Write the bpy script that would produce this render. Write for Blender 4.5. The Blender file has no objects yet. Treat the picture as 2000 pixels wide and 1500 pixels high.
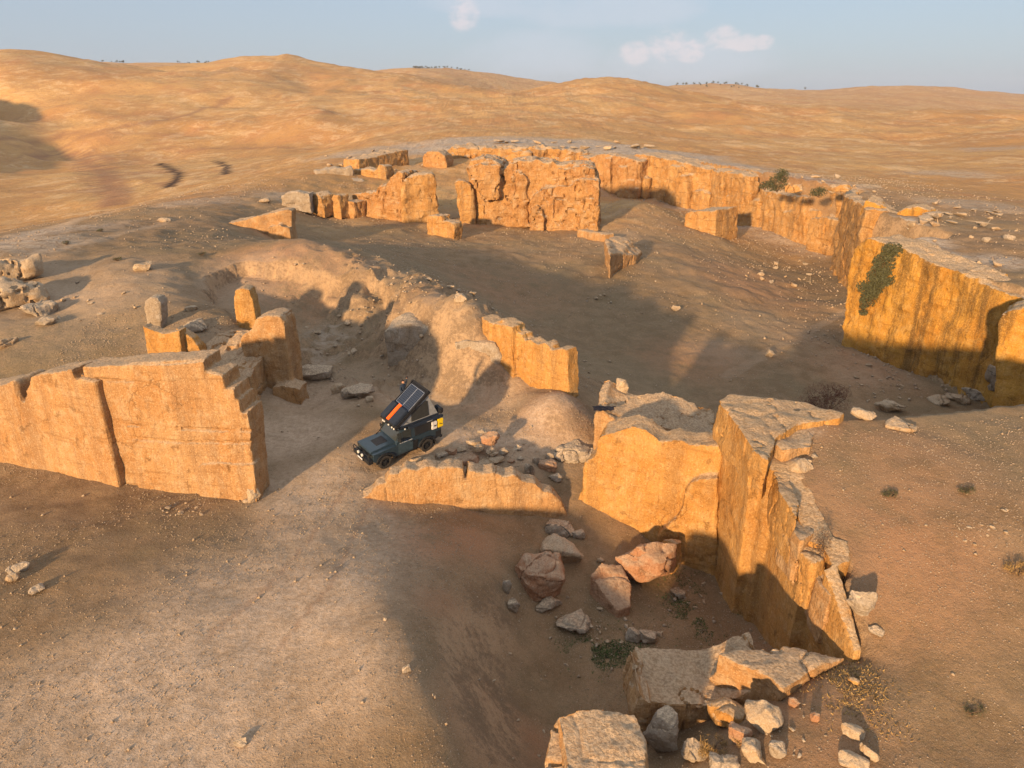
import bpy, bmesh, math, random
import numpy as np
from mathutils import Vector, Matrix, Euler
R = math.radians
scene = bpy.context.scene
COL = scene.collection

# ------------------------------------------------------------------ camera
CAMZ, PITCH, F = 19.6, R(22.0), 1370.0
CP, SP = math.cos(PITCH), math.sin(PITCH)
cam_d = bpy.data.cameras.new("camera"); cam = bpy.data.objects.new("camera", cam_d); COL.objects.link(cam)
cam.location = (0, 0, CAMZ); cam.rotation_euler = (R(90) - PITCH, 0, 0)
cam_d.sensor_width = 36; cam_d.lens = 36 * F / 2000; cam_d.clip_start = 0.3; cam_d.clip_end = 20000
scene.camera = cam

# ------------------------------------------------------------------ light
SUN_EL, SUN_AZ = R(11.0), R(207.5)      # sun stands behind the viewer, to the left (azimuth from +Y, clockwise)
SUN_STR, SKY_STR, EXPO = 5.0, 0.15, 0.70
sd = Vector((math.sin(SUN_AZ) * math.cos(SUN_EL), math.cos(SUN_AZ) * math.cos(SUN_EL), math.sin(SUN_EL)))
sl = bpy.data.lights.new("sun", 'SUN'); sun = bpy.data.objects.new("sun", sl); COL.objects.link(sun)
sl.energy = SUN_STR; sl.angle = R(2.0); sl.color = (1.0, 0.67, 0.365)
sun.rotation_euler = sd.to_track_quat('Z', 'Y').to_euler(); sun.location = sd * 300

world = bpy.data.worlds.new("World"); scene.world = world; world.use_nodes = True
wn = world.node_tree; wn.nodes.clear()
class NT:
    """tiny helper for node trees"""
    def __init__(s, nt): s.nt = nt
    def n(s, t, **kw):
        nd = s.nt.nodes.new(t)
        for k, v in kw.items():
            if k == 'ins':
                for a, b in v.items():
                    if hasattr(b, 'links'): s.nt.links.new(b, nd.inputs[a])
                    else: nd.inputs[a].default_value = b
            else: setattr(nd, k, v)
        return nd
    def link(s, a, b): s.nt.links.new(a, b)
    def math(s, op, a, b=0.0, c=None, clamp=False):
        nd = s.n('ShaderNodeMath', operation=op, use_clamp=clamp)
        for i, v in enumerate((a, b, c)):
            if v is None: continue
            if hasattr(v, 'links'): s.link(v, nd.inputs[i])
            else: nd.inputs[i].default_value = v
        return nd.outputs[0]
    def ramp(s, fac, lo, hi, a=0.0, b=1.0):
        nd = s.n('ShaderNodeMapRange', clamp=True, interpolation_type='SMOOTHSTEP')
        s.link(fac, nd.inputs[0])
        for i, v in zip((1, 2, 3, 4), (lo, hi, a, b)): nd.inputs[i].default_value = v
        return nd.outputs[0]
    def mix(s, fac, a, b, mode='MIX'):
        nd = s.n('ShaderNodeMix', data_type='RGBA', blend_type=mode)
        for i, v in ((0, fac), (6, a), (7, b)):
            if hasattr(v, 'links'): s.link(v, nd.inputs[i])
            else: nd.inputs[i].default_value = v if i == 0 else (*v[:3], 1)
        return nd.outputs[2]
    def noise(s, vec, scale, detail=4.0, rough=0.55, out=0):
        nd = s.n('ShaderNodeTexNoise'); nd.inputs['Scale'].default_value = scale
        nd.inputs['Detail'].default_value = detail; nd.inputs['Roughness'].default_value = rough
        if vec is not None: s.link(vec, nd.inputs['Vector'])
        return nd.outputs[out]
    def voro(s, vec, scale, feature='F1', out=0):
        nd = s.n('ShaderNodeTexVoronoi', feature=feature); nd.inputs['Scale'].default_value = scale
        s.link(vec, nd.inputs['Vector']); return nd.outputs[out]
    def mapping(s, vec, scale=(1, 1, 1), rot=(0, 0, 0)):
        nd = s.n('ShaderNodeMapping'); s.link(vec, nd.inputs[0]); nd.inputs['Scale'].default_value = scale
        nd.inputs['Rotation'].default_value = rot; return nd.outputs[0]

def ray(u, v):
    dx, dy = (u - 1000) / F, (750 - v) / F
    return Vector((dx, CP + dy * SP, -SP + dy * CP))
w = NT(wn)
sky = w.n('ShaderNodeTexSky', sky_type='NISHITA', sun_disc=False, sun_elevation=SUN_EL, sun_rotation=SUN_AZ,
          altitude=600, air_density=1.15, dust_density=2.2, ozone_density=3.0)
geo = w.n('ShaderNodeTexCoord'); dirv = geo.outputs['Generated']
nrm = w.n('ShaderNodeVectorMath', operation='NORMALIZE'); w.link(dirv, nrm.inputs[0]); dn = nrm.outputs[0]
def blob(u, v, ru, rv, soft=1.0):
    """elliptic cloud patch around one direction of the sky"""
    d = ray(u, v).normalized(); az = math.atan2(d.x, d.y); el = math.asin(d.z)
    sp = w.n('ShaderNodeSeparateXYZ'); w.link(dn, sp.inputs[0])
    a = w.math('SUBTRACT', w.math('ARCTAN2', sp.outputs[0], sp.outputs[1]), az)
    e = w.math('SUBTRACT', w.math('ARCSINE', sp.outputs[2]), el)
    q = w.math('ADD', w.math('POWER', w.math('ABSOLUTE', w.math('DIVIDE', a, ru / F)), 2), w.math('POWER', w.math('ABSOLUTE', w.math('DIVIDE', e, rv / F)), 2))
    return w.ramp(q, 0.0, 1.0, 1.0, 0.0)
n1 = w.noise(w.mapping(dn, (1, 1, 1.8)), 34, 6, 0.62)
n2 = w.noise(w.mapping(dn, (1, 1, 2.0)), 7, 5, 0.6)
puff = None
for b in ((1306, 88, 48, 36), (1345, 100, 40, 24), (1410, 76, 40, 28), (1450, 84, 44, 18), (1240, 104, 38, 26), (905, 22, 36, 40), (1490, 82, 25, 16)):
    bb = blob(*b); puff = bb if puff is None else w.math('MAXIMUM', puff, bb)
pf = w.math('MULTIPLY', w.ramp(puff, 0.0, 0.75), w.ramp(w.math('ADD', n1, w.math('MULTIPLY', puff, 0.16)), 0.44, 0.76))
veil = None
for b in ((1330, 118, 240, 52), (1050, 110, 200, 60), (1010, 12, 230, 28), (1180, 20, 260, 40)):
    bb = blob(*b); veil = bb if veil is None else w.math('MAXIMUM', veil, bb)
vf = w.math('MULTIPLY', w.ramp(w.math('ADD', w.math('MULTIPLY', veil, 0.5), n2), 0.62, 1.1), 0.5)
base_sky = w.mix(0.80, sky.outputs[0], (1.82, 2.08, 2.56))
s1 = w.mix(vf, base_sky, (2.6, 2.8, 3.15))
s2 = w.mix(w.math('MULTIPLY', pf, 0.5), s1, (3.9, 3.3, 3.3))
sze = w.n('ShaderNodeSeparateXYZ'); w.link(dn, sze.inputs[0])
s3 = w.mix(w.ramp(sze.outputs[2], .22, .7), s2, (2.9, 3.05, 3.4))  # overhead sky, out of view, brightened as added fill for the shade
bg = w.n('ShaderNodeBackground'); w.link(s3, bg.inputs[0]); bg.inputs[1].default_value = SKY_STR
wo = w.n('ShaderNodeOutputWorld'); w.link(bg.outputs[0], wo.inputs[0])

scene.view_settings.view_transform = 'Standard'; scene.view_settings.look = 'None'
scene.view_settings.exposure = EXPO; scene.view_settings.gamma = 1
scene.cycles.max_bounces = 5; scene.cycles.diffuse_bounces = 3; scene.cycles.volume_bounces = 0
scene.cycles.use_adaptive_sampling = True

# ------------------------------------------------------------------ noise (numpy)
def _h(ix, iy, iz, seed):
    n = (ix * 374761393 + iy * 668265263 + iz * 2147483647 + seed * 974634777) & 0xffffffff
    n = ((n ^ (n >> 13)) * 1274126177) & 0xffffffff
    return ((n ^ (n >> 16)) & 0xffffff) / 0xffffff
def vnoise(p, seed=0):
    p = np.asarray(p, float); i = np.floor(p).astype(np.int64); f = p - i; f = f * f * f * (f * (f * 6 - 15) + 10)
    r = 0
    for a in (0, 1):
        wa = f[:, 0] if a else 1 - f[:, 0]
        for b in (0, 1):
            wb = f[:, 1] if b else 1 - f[:, 1]
            for c in (0, 1):
                wc = f[:, 2] if c else 1 - f[:, 2]
                r = r + wa * wb * wc * _h(i[:, 0] + a, i[:, 1] + b, i[:, 2] + c, seed)
    return r * 2 - 1
def fbm(p, seed=0, octv=4, gain=0.5):
    r = 0; a = 1; t = 0; p = np.asarray(p, float)
    for k in range(octv):
        r = r + a * vnoise(p, seed + k * 17); t += a; a *= gain; p = p * 2.03 + 7.3
    return r / t
def sstep(a, b, x):
    t = np.clip((x - a) / (b - a), 0, 1); return t * t * (3 - 2 * t)

# ------------------------------------------------------------------ pixel <-> place
def at_z(u, v, z):
    d = ray(u, v); s = (z - CAMZ) / d.z; return Vector((d.x * s, d.y * s, z))
def at_y(u, v, y):
    d = ray(u, v); s = y / d.y; return Vector((d.x * s, y, CAMZ + d.z * s))
def Z(u, v, z): p = at_z(u, v, z); return (p.x, p.y, z)
def D(u, v, y): p = at_y(u, v, y); return (p.x, p.y, p.z)

# shared control points of the land (far hills, foreground); low = quarry floors, high = plateaus
FAR = [D(0,100,700),D(100,102,720),D(200,120,760),D(310,129,800),D(420,125,820),D(480,113,800),D(560,108,800),D(640,122,820),
 D(700,133,850),D(800,142,800),D(900,167,700),D(1000,182,620),D(1060,178,620),D(1110,158,680),D(1180,153,680),D(1250,165,680),
 D(1400,190,620),D(1550,210,560),D(1700,222,500),D(1800,222,490),D(1900,215,490),D(2000,213,490),D(2150,215,490),D(-150,110,680),
 D(100,200,520),D(0,185,540),D(-270,150,430),D(200,250,420),D(0,240,450),D(400,200,500),D(600,230,410),D(800,250,330),D(600,165,650),D(900,220,420),D(1100,240,350),
 D(1300,230,430),D(1300,290,230),D(1500,260,360),D(1500,318,190),D(1800,260,380),D(1800,330,190),D(2000,300,220),D(1000,277,225),
 D(1200,285,205),D(700,285,260),D(850,276,240),D(1650,345,150),D(1900,385,115),D(2080,400,110),D(1800,305,240),
 (-800,1150,10),(-350,1200,15),(0,1150,5),(300,1150,2),(700,1050,-5),(1100,950,0),(-1100,700,60),(700,300,12),(900,500,12),
 D(200,119,1750),D(320,129,1750),D(420,123,1750),D(640,135,1800),D(820,133,1750),D(880,133,1750),D(950,140,1750),D(1080,160,1750),D(1200,190,1750),D(1320,168,1750),
 D(1450,165,1750),D(1550,178,1800),D(1640,178,1800),D(1700,174,1800),D(1790,173,2000),D(1850,171,2100),D(1950,181,2000),D(2000,188,1900),D(2200,190,1900),
 D(0,130,1750),D(-300,130,1750),(-2500,3300,0),(0,3300,0),(2500,3300,0),(-2500,800,0),(2500,800,0),
 (14,18,1.55),(15.5,17.5,1.7),(14,12,1.5),(13,17,1.25),(12.5,19,1.1),(16,8,1.8),(16,-10,2),
 # left valley and field
 Z(60,430,-6),Z(110,400,-5.5),Z(0,330,-9),Z(130,340,-6),Z(250,350,-5),Z(330,345,-4.5),Z(440,330,-3.5),Z(550,310,-1),Z(300,300,-5),Z(100,295,-6),
 Z(0,275,-6),Z(500,285,-2),Z(620,280,0),(-160,60,-6),(-120,40,-2),(-250,150,-8),
 # foreground
 (-20,5,-.6),(0,4,-.8),(12,5,1.2),(25,8,2.0),(-35,14,-.6),(-70,20,-1),(60,10,2),(0,-30,-3),(-50,-30,-3),(50,-30,0),
 Z(0,1500,.1),Z(400,1500,.1),Z(800,1500,.3),Z(600,1250,.45),Z(300,1200,.3),Z(0,1200,.1),Z(0,1050,.15),(-33,215,5.5),(-28,235,6.5),(-50,262,6),
 Z(1500,1430,.4),Z(1620,1350,.9),Z(1560,1500,.5),Z(1900,1450,1.2),Z(2000,1500,1.2),Z(1720,1340,1.2)]
LOW = FAR + [Z(240,960,0),Z(490,985,-.2),Z(700,1050,-.2),Z(820,1150,.3),Z(640,950,-.2),Z(0,895,.1),Z(560,900,0),
 Z(860,1250,.25),Z(885,1400,.15),Z(900,1500,-.1),Z(1010,1480,-2.2),Z(940,1300,-1.8),Z(1010,1280,-3.2),Z(1000,1200,-2.9),Z(940,1180,-1.6),
 Z(700,900,0),Z(850,885,0),Z(560,830,0),Z(640,770,.1),Z(700,735,.3),Z(780,790,0),Z(900,790,.2),Z(960,850,0),Z(1080,860,-.2),Z(1090,920,-1.0),
 Z(900,908,-.1),Z(1000,915,-.4),Z(1130,960,-1.6),
 Z(712,975,-.4),Z(800,980,-.9),Z(940,980,-1.5),Z(1000,1000,-1.9),Z(1100,1015,-2.4),Z(1000,1060,-1.9),Z(930,1040,-1.3),Z(870,1060,-.7),Z(880,1130,-.6),
 Z(1060,1120,-3.0),Z(1150,1180,-3.8),Z(1180,1075,-3.0),Z(1300,1130,-4.0),Z(1400,1200,-4.2),Z(1250,1250,-4.2),Z(1100,1300,-4.2),Z(1460,1250,-4.1),
 Z(1130,1400,-4.2),Z(1215,1400,-4.0),Z(1060,1400,-3.8),Z(1540,1285,-2.4),Z(1600,1292,-1.0),Z(1670,1292,1.0),Z(1450,1420,-.2),
 Z(1300,1480,-1.6),Z(1380,1460,-.9),Z(1150,1500,-3.2),
 Z(620,705,.6),Z(680,660,1.0),Z(600,590,2.6),Z(520,575,3.4),Z(640,585,2.8),Z(720,610,2.4),Z(700,700,.5),Z(590,650,1.6),Z(600,740,.2),
 Z(400,540,4.8),Z(440,520,5.1),Z(480,503,5.6),Z(600,510,5.6),Z(690,517,5.5),Z(760,525,5.0),Z(800,545,5.2),Z(880,580,5.0),Z(940,622,4.8),
 Z(420,560,4.2),Z(700,560,4.4),Z(760,600,3.8),Z(830,620,4.3),Z(900,650,4.0),
 Z(780,720,.5),Z(850,745,.5),Z(900,760,.4),Z(980,775,.3),Z(1060,800,.6),Z(1110,775,1.3),Z(1080,762,2.1),Z(1050,775,1.5),Z(1140,790,.6),Z(1170,830,-.3),Z(1100,700,-2.5),
 Z(1000,600,-1.6),Z(1100,610,-2.4),Z(1200,680,-3.6),Z(1300,720,-4),Z(1500,690,-4.1),Z(1500,600,-3.6),Z(1640,672,-4.4),Z(1760,724,-4.7),Z(1890,785,-5),
 Z(1400,560,-2),Z(1300,500,-.8),Z(1200,480,-.4),Z(1120,520,-.9),Z(1000,500,-.2),Z(900,490,.4),Z(820,500,1.4),Z(700,480,2.6),Z(620,480,1.8),
 Z(650,430,1.4),Z(740,440,1.0),Z(880,470,0),Z(1000,438,-.4),Z(1150,445,-.6),Z(1220,390,1.2),Z(1260,400,1.0),Z(1180,400,.0),Z(1300,440,-.5),Z(1400,470,-2.6),
 Z(1500,520,-4.3),Z(1600,570,-4.6),Z(1640,500,-4.5),Z(1560,475,-4.5),Z(1440,428,-4),Z(1330,395,-3),Z(1200,375,-1.5),Z(1000,340,3),Z(850,330,4),Z(760,360,3.2),
 Z(700,390,2.2),Z(880,350,3.0),Z(1900,840,-5),Z(1500,790,-4.3),Z(1650,800,-4.7),Z(1350,800,-4.2),(30,36,-5),(45,36,-5),(60,34,-3),
 Z(100,690,3.2),Z(50,630,4.0),Z(200,650,3.7),Z(330,610,4.6),Z(380,590,4.6),Z(283,530,5.8),Z(100,500,6.2),Z(0,520,6.0),Z(300,450,6.0),Z(440,470,5.6),
 Z(0,590,4.6),Z(130,560,4.9),
 Z(440,430,5.2),Z(350,405,5.5),Z(520,385,4.6),Z(600,350,4.8),Z(700,320,5.0),Z(150,445,6.0),Z(0,478,6.4),Z(480,640,3.7),Z(410,680,3.2),Z(450,720,2.2),
 Z(520,470,4.2),Z(580,485,2.4),Z(-150,700,3),Z(-150,520,6),Z(-200,900,.3),(0,42,.2)]
HIGH = FAR + [Z(1430,785,5.2),Z(1560,820,5.1),Z(1700,812,5.0),Z(1880,792,4.9),Z(2000,790,4.9),Z(1540,880,4.5),Z(1600,930,4.2),Z(1800,1000,3.9),Z(2000,1000,4.1),Z(1545,985,3.7),
 Z(1600,1060,3.2),Z(1650,1120,2.8),Z(1800,1200,2.3),Z(2000,1250,2.3),Z(1690,1250,1.5),Z(1670,1292,1.1),Z(1620,1170,2.5),(60,25,4.6),(9,34,5.2),(9.5,28,4),
 Z(1700,500,5.4),Z(1800,520,5.3),Z(1940,575,5.2),Z(2060,610,5.2),Z(1850,470,5.7),Z(1750,440,6.2),Z(1720,400,6.8),Z(1900,420,6.0),Z(2050,470,5.8),
 (60,60,5.5),(70,48,5.5),Z(1600,370,6.6),Z(1500,347,6.5),Z(1400,322,6.6),Z(1300,300,6.8),Z(1160,295,6.8),Z(1000,283,7.6),Z(880,285,7.2),Z(1690,385,6.4)]
def warp(x, y):
    r = np.hypot(x, y) + 1e-6; k = 45 * np.log1p(r / 45) / r; return np.stack([x * k, y * k], -1)
class Field:
    def __init__(s, pts, c=1.6, lam=0.02):
        p = np.array(pts, float); s.P = warp(p[:, 0], p[:, 1]); n = len(p); s.c = c
        K = s.phi(np.linalg.norm(s.P[:, None] - s.P[None], axis=2)); K -= lam * np.eye(n)
        A = np.zeros((n + 3, n + 3)); A[:n, :n] = K; A[:n, n] = 1; A[:n, n + 1:] = s.P; A[n, :n] = 1; A[n + 1:, :n] = s.P.T
        s.w = np.linalg.solve(A, np.concatenate([p[:, 2], np.zeros(3)]))
    def phi(s, r): return np.sqrt(r * r + s.c * s.c)
    def __call__(s, x, y):
        x = np.atleast_1d(np.asarray(x, float)); y = np.atleast_1d(np.asarray(y, float)); out = np.empty(x.shape)
        n = len(s.P)
        for i in range(0, len(x), 20000):
            q = warp(x[i:i + 20000], y[i:i + 20000])
            r = np.sqrt(np.maximum((q[:, None, 0] - s.P[None, :, 0]) ** 2 + (q[:, None, 1] - s.P[None, :, 1]) ** 2, 0))
            out[i:i + 20000] = s.phi(r) @ s.w[:n] + s.w[n] + q @ s.w[n + 1:]
        return out
f_low, f_high = Field(LOW), Field(HIGH)
def march(fn, u, v):
    d = ray(u, v); s = np.concatenate([np.linspace(8, 120, 700), np.geomspace(120.3, 3000, 500)])
    x, y, z = d.x * s, d.y * s, CAMZ + d.z * s
    g = z - fn(x, y); k = np.where(g < 0)[0]
    if len(k) == 0: k = [len(s) - 1]
    k = max(int(k[0]), 1); t = g[k - 1] / (g[k - 1] - g[k] + 1e-9); q = s[k - 1] + t * (s[k] - s[k - 1])
    return Vector((d.x * q, d.y * q, CAMZ + d.z * q))
def lo(u, v): return march(f_low, u, v)

# plateau outlines on the ground
QF = [Vector((x, y, float(f_low(x, y)[0]))) for x, y in ((10.9,33.2),(10.85,32.3),(11.0,28.3),(11.5,28.25),(11.55,27.7),(11.9,27.6),(11.85,23.6),(12.35,23.4),(12.35,22.5),(11.95,22.3),(12.2,19.6))]
polyA = [(p.x + .22, p.y + .05) for p in QF] + [(13.0, 17.6), (13.5, -25), (70, -25), (70, 35)] + [(p.x, p.y) for p in (at_z(2020, 778, 4.9), at_z(1890, 788, 4.9), at_z(1760, 800, 5.0), at_z(1640, 806, 5.1), at_z(1500, 785, 5.2), at_z(1412, 778, 5.2))]
pb = [lo(1645, 672), lo(1560, 475), lo(1440, 428), lo(1330, 395), lo(1200, 375)]
polyB = [(62, 38), (46, 44), (lo(1892, 780).x, lo(1892, 780).y), (pb[0].x, pb[0].y), (37, 75), (47, 78), (44.5, 90), (50, 108), (lo(1640, 498).x, lo(1640, 498).y)] + [(p.x, p.y) for p in pb[1:]] + \
    [(12, 196), (-18, 205), (-40, 260), (-300, 4500), (4500, 4500), (4500, 38)]
def sdist(poly, x, y):
    """signed distance, positive inside"""
    P = np.array(poly); n = len(P); d = np.full(x.shape, 1e9); ins = np.zeros(x.shape, bool)
    for i in range(n):
        a, b = P[i], P[(i + 1) % n]; e = b - a; L = e @ e
        t = np.clip(((x - a[0]) * e[0] + (y - a[1]) * e[1]) / L, 0, 1)
        d = np.minimum(d, np.hypot(x - a[0] - t * e[0], y - a[1] - t * e[1]))
        c = ((a[1] > y) != (b[1] > y)) & (x < (b[0] - a[0]) * (y - a[1]) / (b[1] - a[1] + 1e-12) + a[0]); ins ^= c
    return np.where(ins, d, -d)
CREST = [(p.x, p.y) for p in (lo(*q) for q in ((395,562),(405,542),(440,524),(475,508),(520,512),(600,516),(690,523),(745,545)))]
HOLP = CREST + [(p.x, p.y) for p in (lo(*q) for q in ((800,600),(900,700),(820,745),(640,745),(560,700),(470,640)))]
def ground(x, y, detail=True):
    x = np.atleast_1d(np.asarray(x, float)); y = np.atleast_1d(np.asarray(y, float))
    lowz, hiz = f_low(x, y), f_high(x, y); r = np.hypot(x, y)
    wd = np.clip(r / 60, 1, 6)
    m = np.maximum(sstep(0.1, 0.6, sdist(polyA, x, y)), sstep(0.15, 0.9, sdist(polyB, x, y) / np.clip(r / 60, 1, 2.5)))
    z = lowz * (1 - m) + hiz * m
    P = np.stack([x, y, np.zeros_like(x)], -1)
    z = z + fbm(P * 0.28, 3, 4) * 0.20 * np.clip((r - 22) / 35, .12, 1.8)
    z = z + fbm(P * 0.010, 5, 5, .55) * sstep(250, 600, r) * 5.5 + (.16 - np.abs(fbm(P * .017, 55, 4))) * sstep(230, 480, r) * 7 * sstep(1100, 700, r) + fbm(P * 0.05, 8, 4) * sstep(90, 260, r) * 1.2
    z = z + fbm(P * 0.0032, 9, 4, .5) * sstep(900, 1600, r) * 8
    hol = np.exp(-(((x + 9) / 13) ** 2 + ((y - 58) / 13) ** 2) ** 1.5)
    z = z + hol * ((np.abs(fbm(P * .22, 77, 4)) - .12) * .9 + (.18 - np.abs(fbm(P * .55, 79, 4))) * .9 + (.15 - np.abs(fbm(P * 1.3, 83, 3))) * .55)
    dc = np.full(x.shape, 1e9)
    for a_, b_ in zip(CREST[:-1], CREST[1:]):
        ex, ey = b_[0] - a_[0], b_[1] - a_[1]; t_ = np.clip(((x - a_[0]) * ex + (y - a_[1]) * ey) / (ex * ex + ey * ey), 0, 1); dc = np.minimum(dc, np.hypot(x - a_[0] - t_ * ex, y - a_[1] - t_ * ey))
    dcw = dc + fbm(P * .5, 91, 4) * .9
    z = z - 1.5 * (sdist(HOLP, x, y) > 0) * sstep(0, .6, dcw) * np.exp(-dc / 4.5)
    h_ = z * .95 + fbm(P * .25, 93, 3) * 1.1; fl_ = np.floor(h_); tr_ = (fl_ + sstep(.45, .95, h_ - fl_)) - h_
    z = z + np.clip(hol * 1.4, 0, 1) * tr_ * .65
    if detail: z = z + fbm(P * .75, 12, 3) * .12 * np.clip((r - 18) / 25, .25, 1.2) + fbm(P * 1.7, 11, 3) * 0.05
    # dug-out banks of the hollow beyond the vehicle
    return z
def gz(x, y): return float(ground([x], [y])[0])
def gp(u, v): return march(lambda x, y: ground(x, y, False), u, v)

# ------------------------------------------------------------------ object helpers
def tag(o, label=None, cat=None, group=None, kind=None):
    if label: o['label'] = label
    if cat: o['category'] = cat
    if group: o['group'] = group
    if kind: o['kind'] = kind
    return o
def link(name, me, mat=None, parent=None):
    o = bpy.data.objects.new(name, me); COL.objects.link(o)
    if mat: me.materials.append(mat)
    if parent: o.parent = parent
    return o
def mesh_np(name, V, Fq):
    me = bpy.data.meshes.new(name); V = np.asarray(V, np.float32); Fq = np.asarray(Fq, np.int32); k = Fq.shape[1]
    me.vertices.add(len(V)); me.vertices.foreach_set('co', V.ravel())
    me.loops.add(Fq.size); me.loops.foreach_set('vertex_index', Fq.ravel())
    me.polygons.add(len(Fq)); me.polygons.foreach_set('loop_start', np.arange(0, Fq.size, k, dtype=np.int32))
    me.polygons.foreach_set('loop_total', np.full(len(Fq), k, np.int32))
    me.update(calc_edges=True); return me
def put_attr(me, name, arr):
    a = me.attributes.new(name, 'FLOAT', 'POINT'); a.data.foreach_set('value', np.asarray(arr, np.float32))
# ------------------------------------------------------------------ materials
def newmat(name):
    m = bpy.data.materials.new(name); m.use_nodes = True; m.node_tree.nodes.clear(); t = NT(m.node_tree)
    b = t.n('ShaderNodeBsdfPrincipled'); o = t.n('ShaderNodeOutputMaterial'); t.link(b.outputs[0], o.inputs[0])
    b.inputs['Roughness'].default_value = 0.95
    if 'Specular IOR Level' in b.inputs: b.inputs['Specular IOR Level'].default_value = 0.15
    return m, t, b
M_DUMMY = None
def rock_mat(name, base, deep, pale=(.46, .38, .29), streak=.5, course=0.0, pit=1.0, grey=.75, stain=(.13, .085, .05), sc=1.0):
    """quarried limestone: ochre cut faces with run-off streaks, weathered pale tops"""
    m, t, b = newmat(name)
    g = t.n('ShaderNodeNewGeometry'); pos = g.outputs['Position']; pos = t.mapping(pos, (sc, sc, sc))
    sepn = t.n('ShaderNodeSeparateXYZ'); t.link(g.outputs['Normal'], sepn.inputs[0]); nz = sepn.outputs[2]
    big = t.noise(pos, .35, 4, .6); med = t.noise(pos, 1.6, 6, .65); fine = t.noise(pos, 9, 5, .7)
    col = t.mix(t.ramp(big, .35, .68), base, deep)
    col = t.mix(t.math('MULTIPLY', t.ramp(med, .46, .66), .6), col, pale)
    tool = t.noise(t.mapping(pos, (5, 5, .7), (.12, .2, .3)), 1.6, 4, .7)
    col = t.mix(t.math('MULTIPLY', t.ramp(tool, .35, .65), .28), col, [c * .62 for c in deep])
    spot = t.voro(t.n('ShaderNodeVectorMath', operation='ADD', ins={0: pos, 1: t.noise(pos, 2, 3, .6, 1)}).outputs[0], .8)
    col = t.mix(t.math('MULTIPLY', t.ramp(spot, .10, .2, 1, 0), .55 * pit), col, [c * .35 for c in deep])
    st = t.noise(t.mapping(pos, (1.0, 1.0, .07)), 1.0, 5, .65)
    st2 = t.noise(t.mapping(pos, (3.6, 3.6, .16)), 1.0, 5, .7)
    dk = t.math('MULTIPLY', t.ramp(t.math('ADD', st, t.math('MULTIPLY', t.math('SUBTRACT', fine, .5), .22)), .47, .66), streak, clamp=True)
    col = t.mix(dk, col, stain)
    col = t.mix(t.math('MULTIPLY', t.ramp(st2, .56, .74), streak * .6), col, [min(1, c * 1.35) for c in base])
    col = t.mix(t.math('MULTIPLY', t.ramp(fine, .52, .68), .5 * pit), col, [c * .42 for c in deep])
    col = t.mix(t.math('MULTIPLY', t.ramp(t.noise(pos, 13, 5, .8), .53, .64), .5), col, [min(1, c * 1.45) for c in pale])
    bed = t.noise(t.mapping(pos, (.35, .35, 3.2), (.06, .04, 0)), 1.0, 5, .7)
    col = t.mix(t.math('MULTIPLY', t.ramp(bed, .56, .66), .4), col, [c * .5 for c in deep])
    dv = t.n('ShaderNodeVectorMath', operation='ADD', ins={0: t.mapping(pos, (1, 1, .7)), 1: t.noise(pos, 1.1, 5, .65, 1)}).outputs[0]
    crk = t.math('MULTIPLY', t.ramp(t.voro(dv, .42, 'DISTANCE_TO_EDGE'), .0, .022, 1, 0), t.ramp(big, .5, .62))
    col = t.mix(t.math('MULTIPLY', crk, .5), col, [c * .25 for c in deep])
    if course > 0:
        sp = t.n('ShaderNodeSeparateXYZ'); t.link(pos, sp.inputs[0])
        zz = t.math('ADD', sp.outputs[2], t.math('MULTIPLY', big, 1.6))
        fr = t.math('ABSOLUTE', t.math('SUBTRACT', t.math('FRACT', t.math('MULTIPLY', zz, .62)), .5))
        ln = t.math('MULTIPLY', t.ramp(fr, .012, .05, 1, 0), t.ramp(med, .38, .55))
        xx = t.math('ADD', t.math('ADD', sp.outputs[0], sp.outputs[1]), t.math('MULTIPLY', t.math('FLOOR', t.math('MULTIPLY', zz, .62)), 1.7))
        fx = t.math('ABSOLUTE', t.math('SUBTRACT', t.math('FRACT', t.math('MULTIPLY', xx, .31)), .5))
        ln2 = t.math('MULTIPLY', t.ramp(fx, .008, .03, 1, 0), .5)
        ln = t.math('MAXIMUM', ln, ln2)
        col = t.mix(t.math('MULTIPLY', ln, course), col, [c * .3 for c in deep])
    top = t.math('MULTIPLY', t.ramp(t.math('ADD', nz, t.math('MULTIPLY', t.math('SUBTRACT', med, .5), .7)), .5, .85), grey)
    topc = t.mix(t.ramp(fine, .38, .62), (.29, .22, .145), (.62, .475, .32))
    col = t.mix(top, col, topc)
    t.link(col, b.inputs['Base Color'])
    h = t.math('ADD', t.math('MULTIPLY', med, .5), t.math('ADD', t.math('MULTIPLY', fine, .35), t.math('MULTIPLY', t.math('POWER', t.voro(pos, 2.3, 'DISTANCE_TO_EDGE'), .35), .25 * pit)))
    h = t.math('ADD', t.math('ADD', h, t.math('MULTIPLY', tool, .4)), t.math('MULTIPLY', t.noise(pos, 30, 3, .6), .12))
    bp = t.n('ShaderNodeBump'); bp.inputs['Strength'].default_value = .75; bp.inputs['Distance'].default_value = .22 / sc
    t.link(h, bp.inputs['Height']); t.link(bp.outputs[0], b.inputs['Normal'])
    return m
M = {}
M['wall_ochre'] = rock_mat('ochre_cut_limestone', (0.428, 0.252, 0.113), (0.378, 0.193, 0.071), pale=(0.479, 0.340, 0.197), streak=.45, grey=.6, course=.0, stain=(0.185, 0.109, 0.059))
M['wall_gold'] = rock_mat('golden_cut_limestone', (0.462, 0.252, 0.080), (0.412, 0.197, 0.050), pale=(0.496, 0.319, 0.143), streak=.4, grey=.6, stain=(0.185, 0.101, 0.042))
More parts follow.
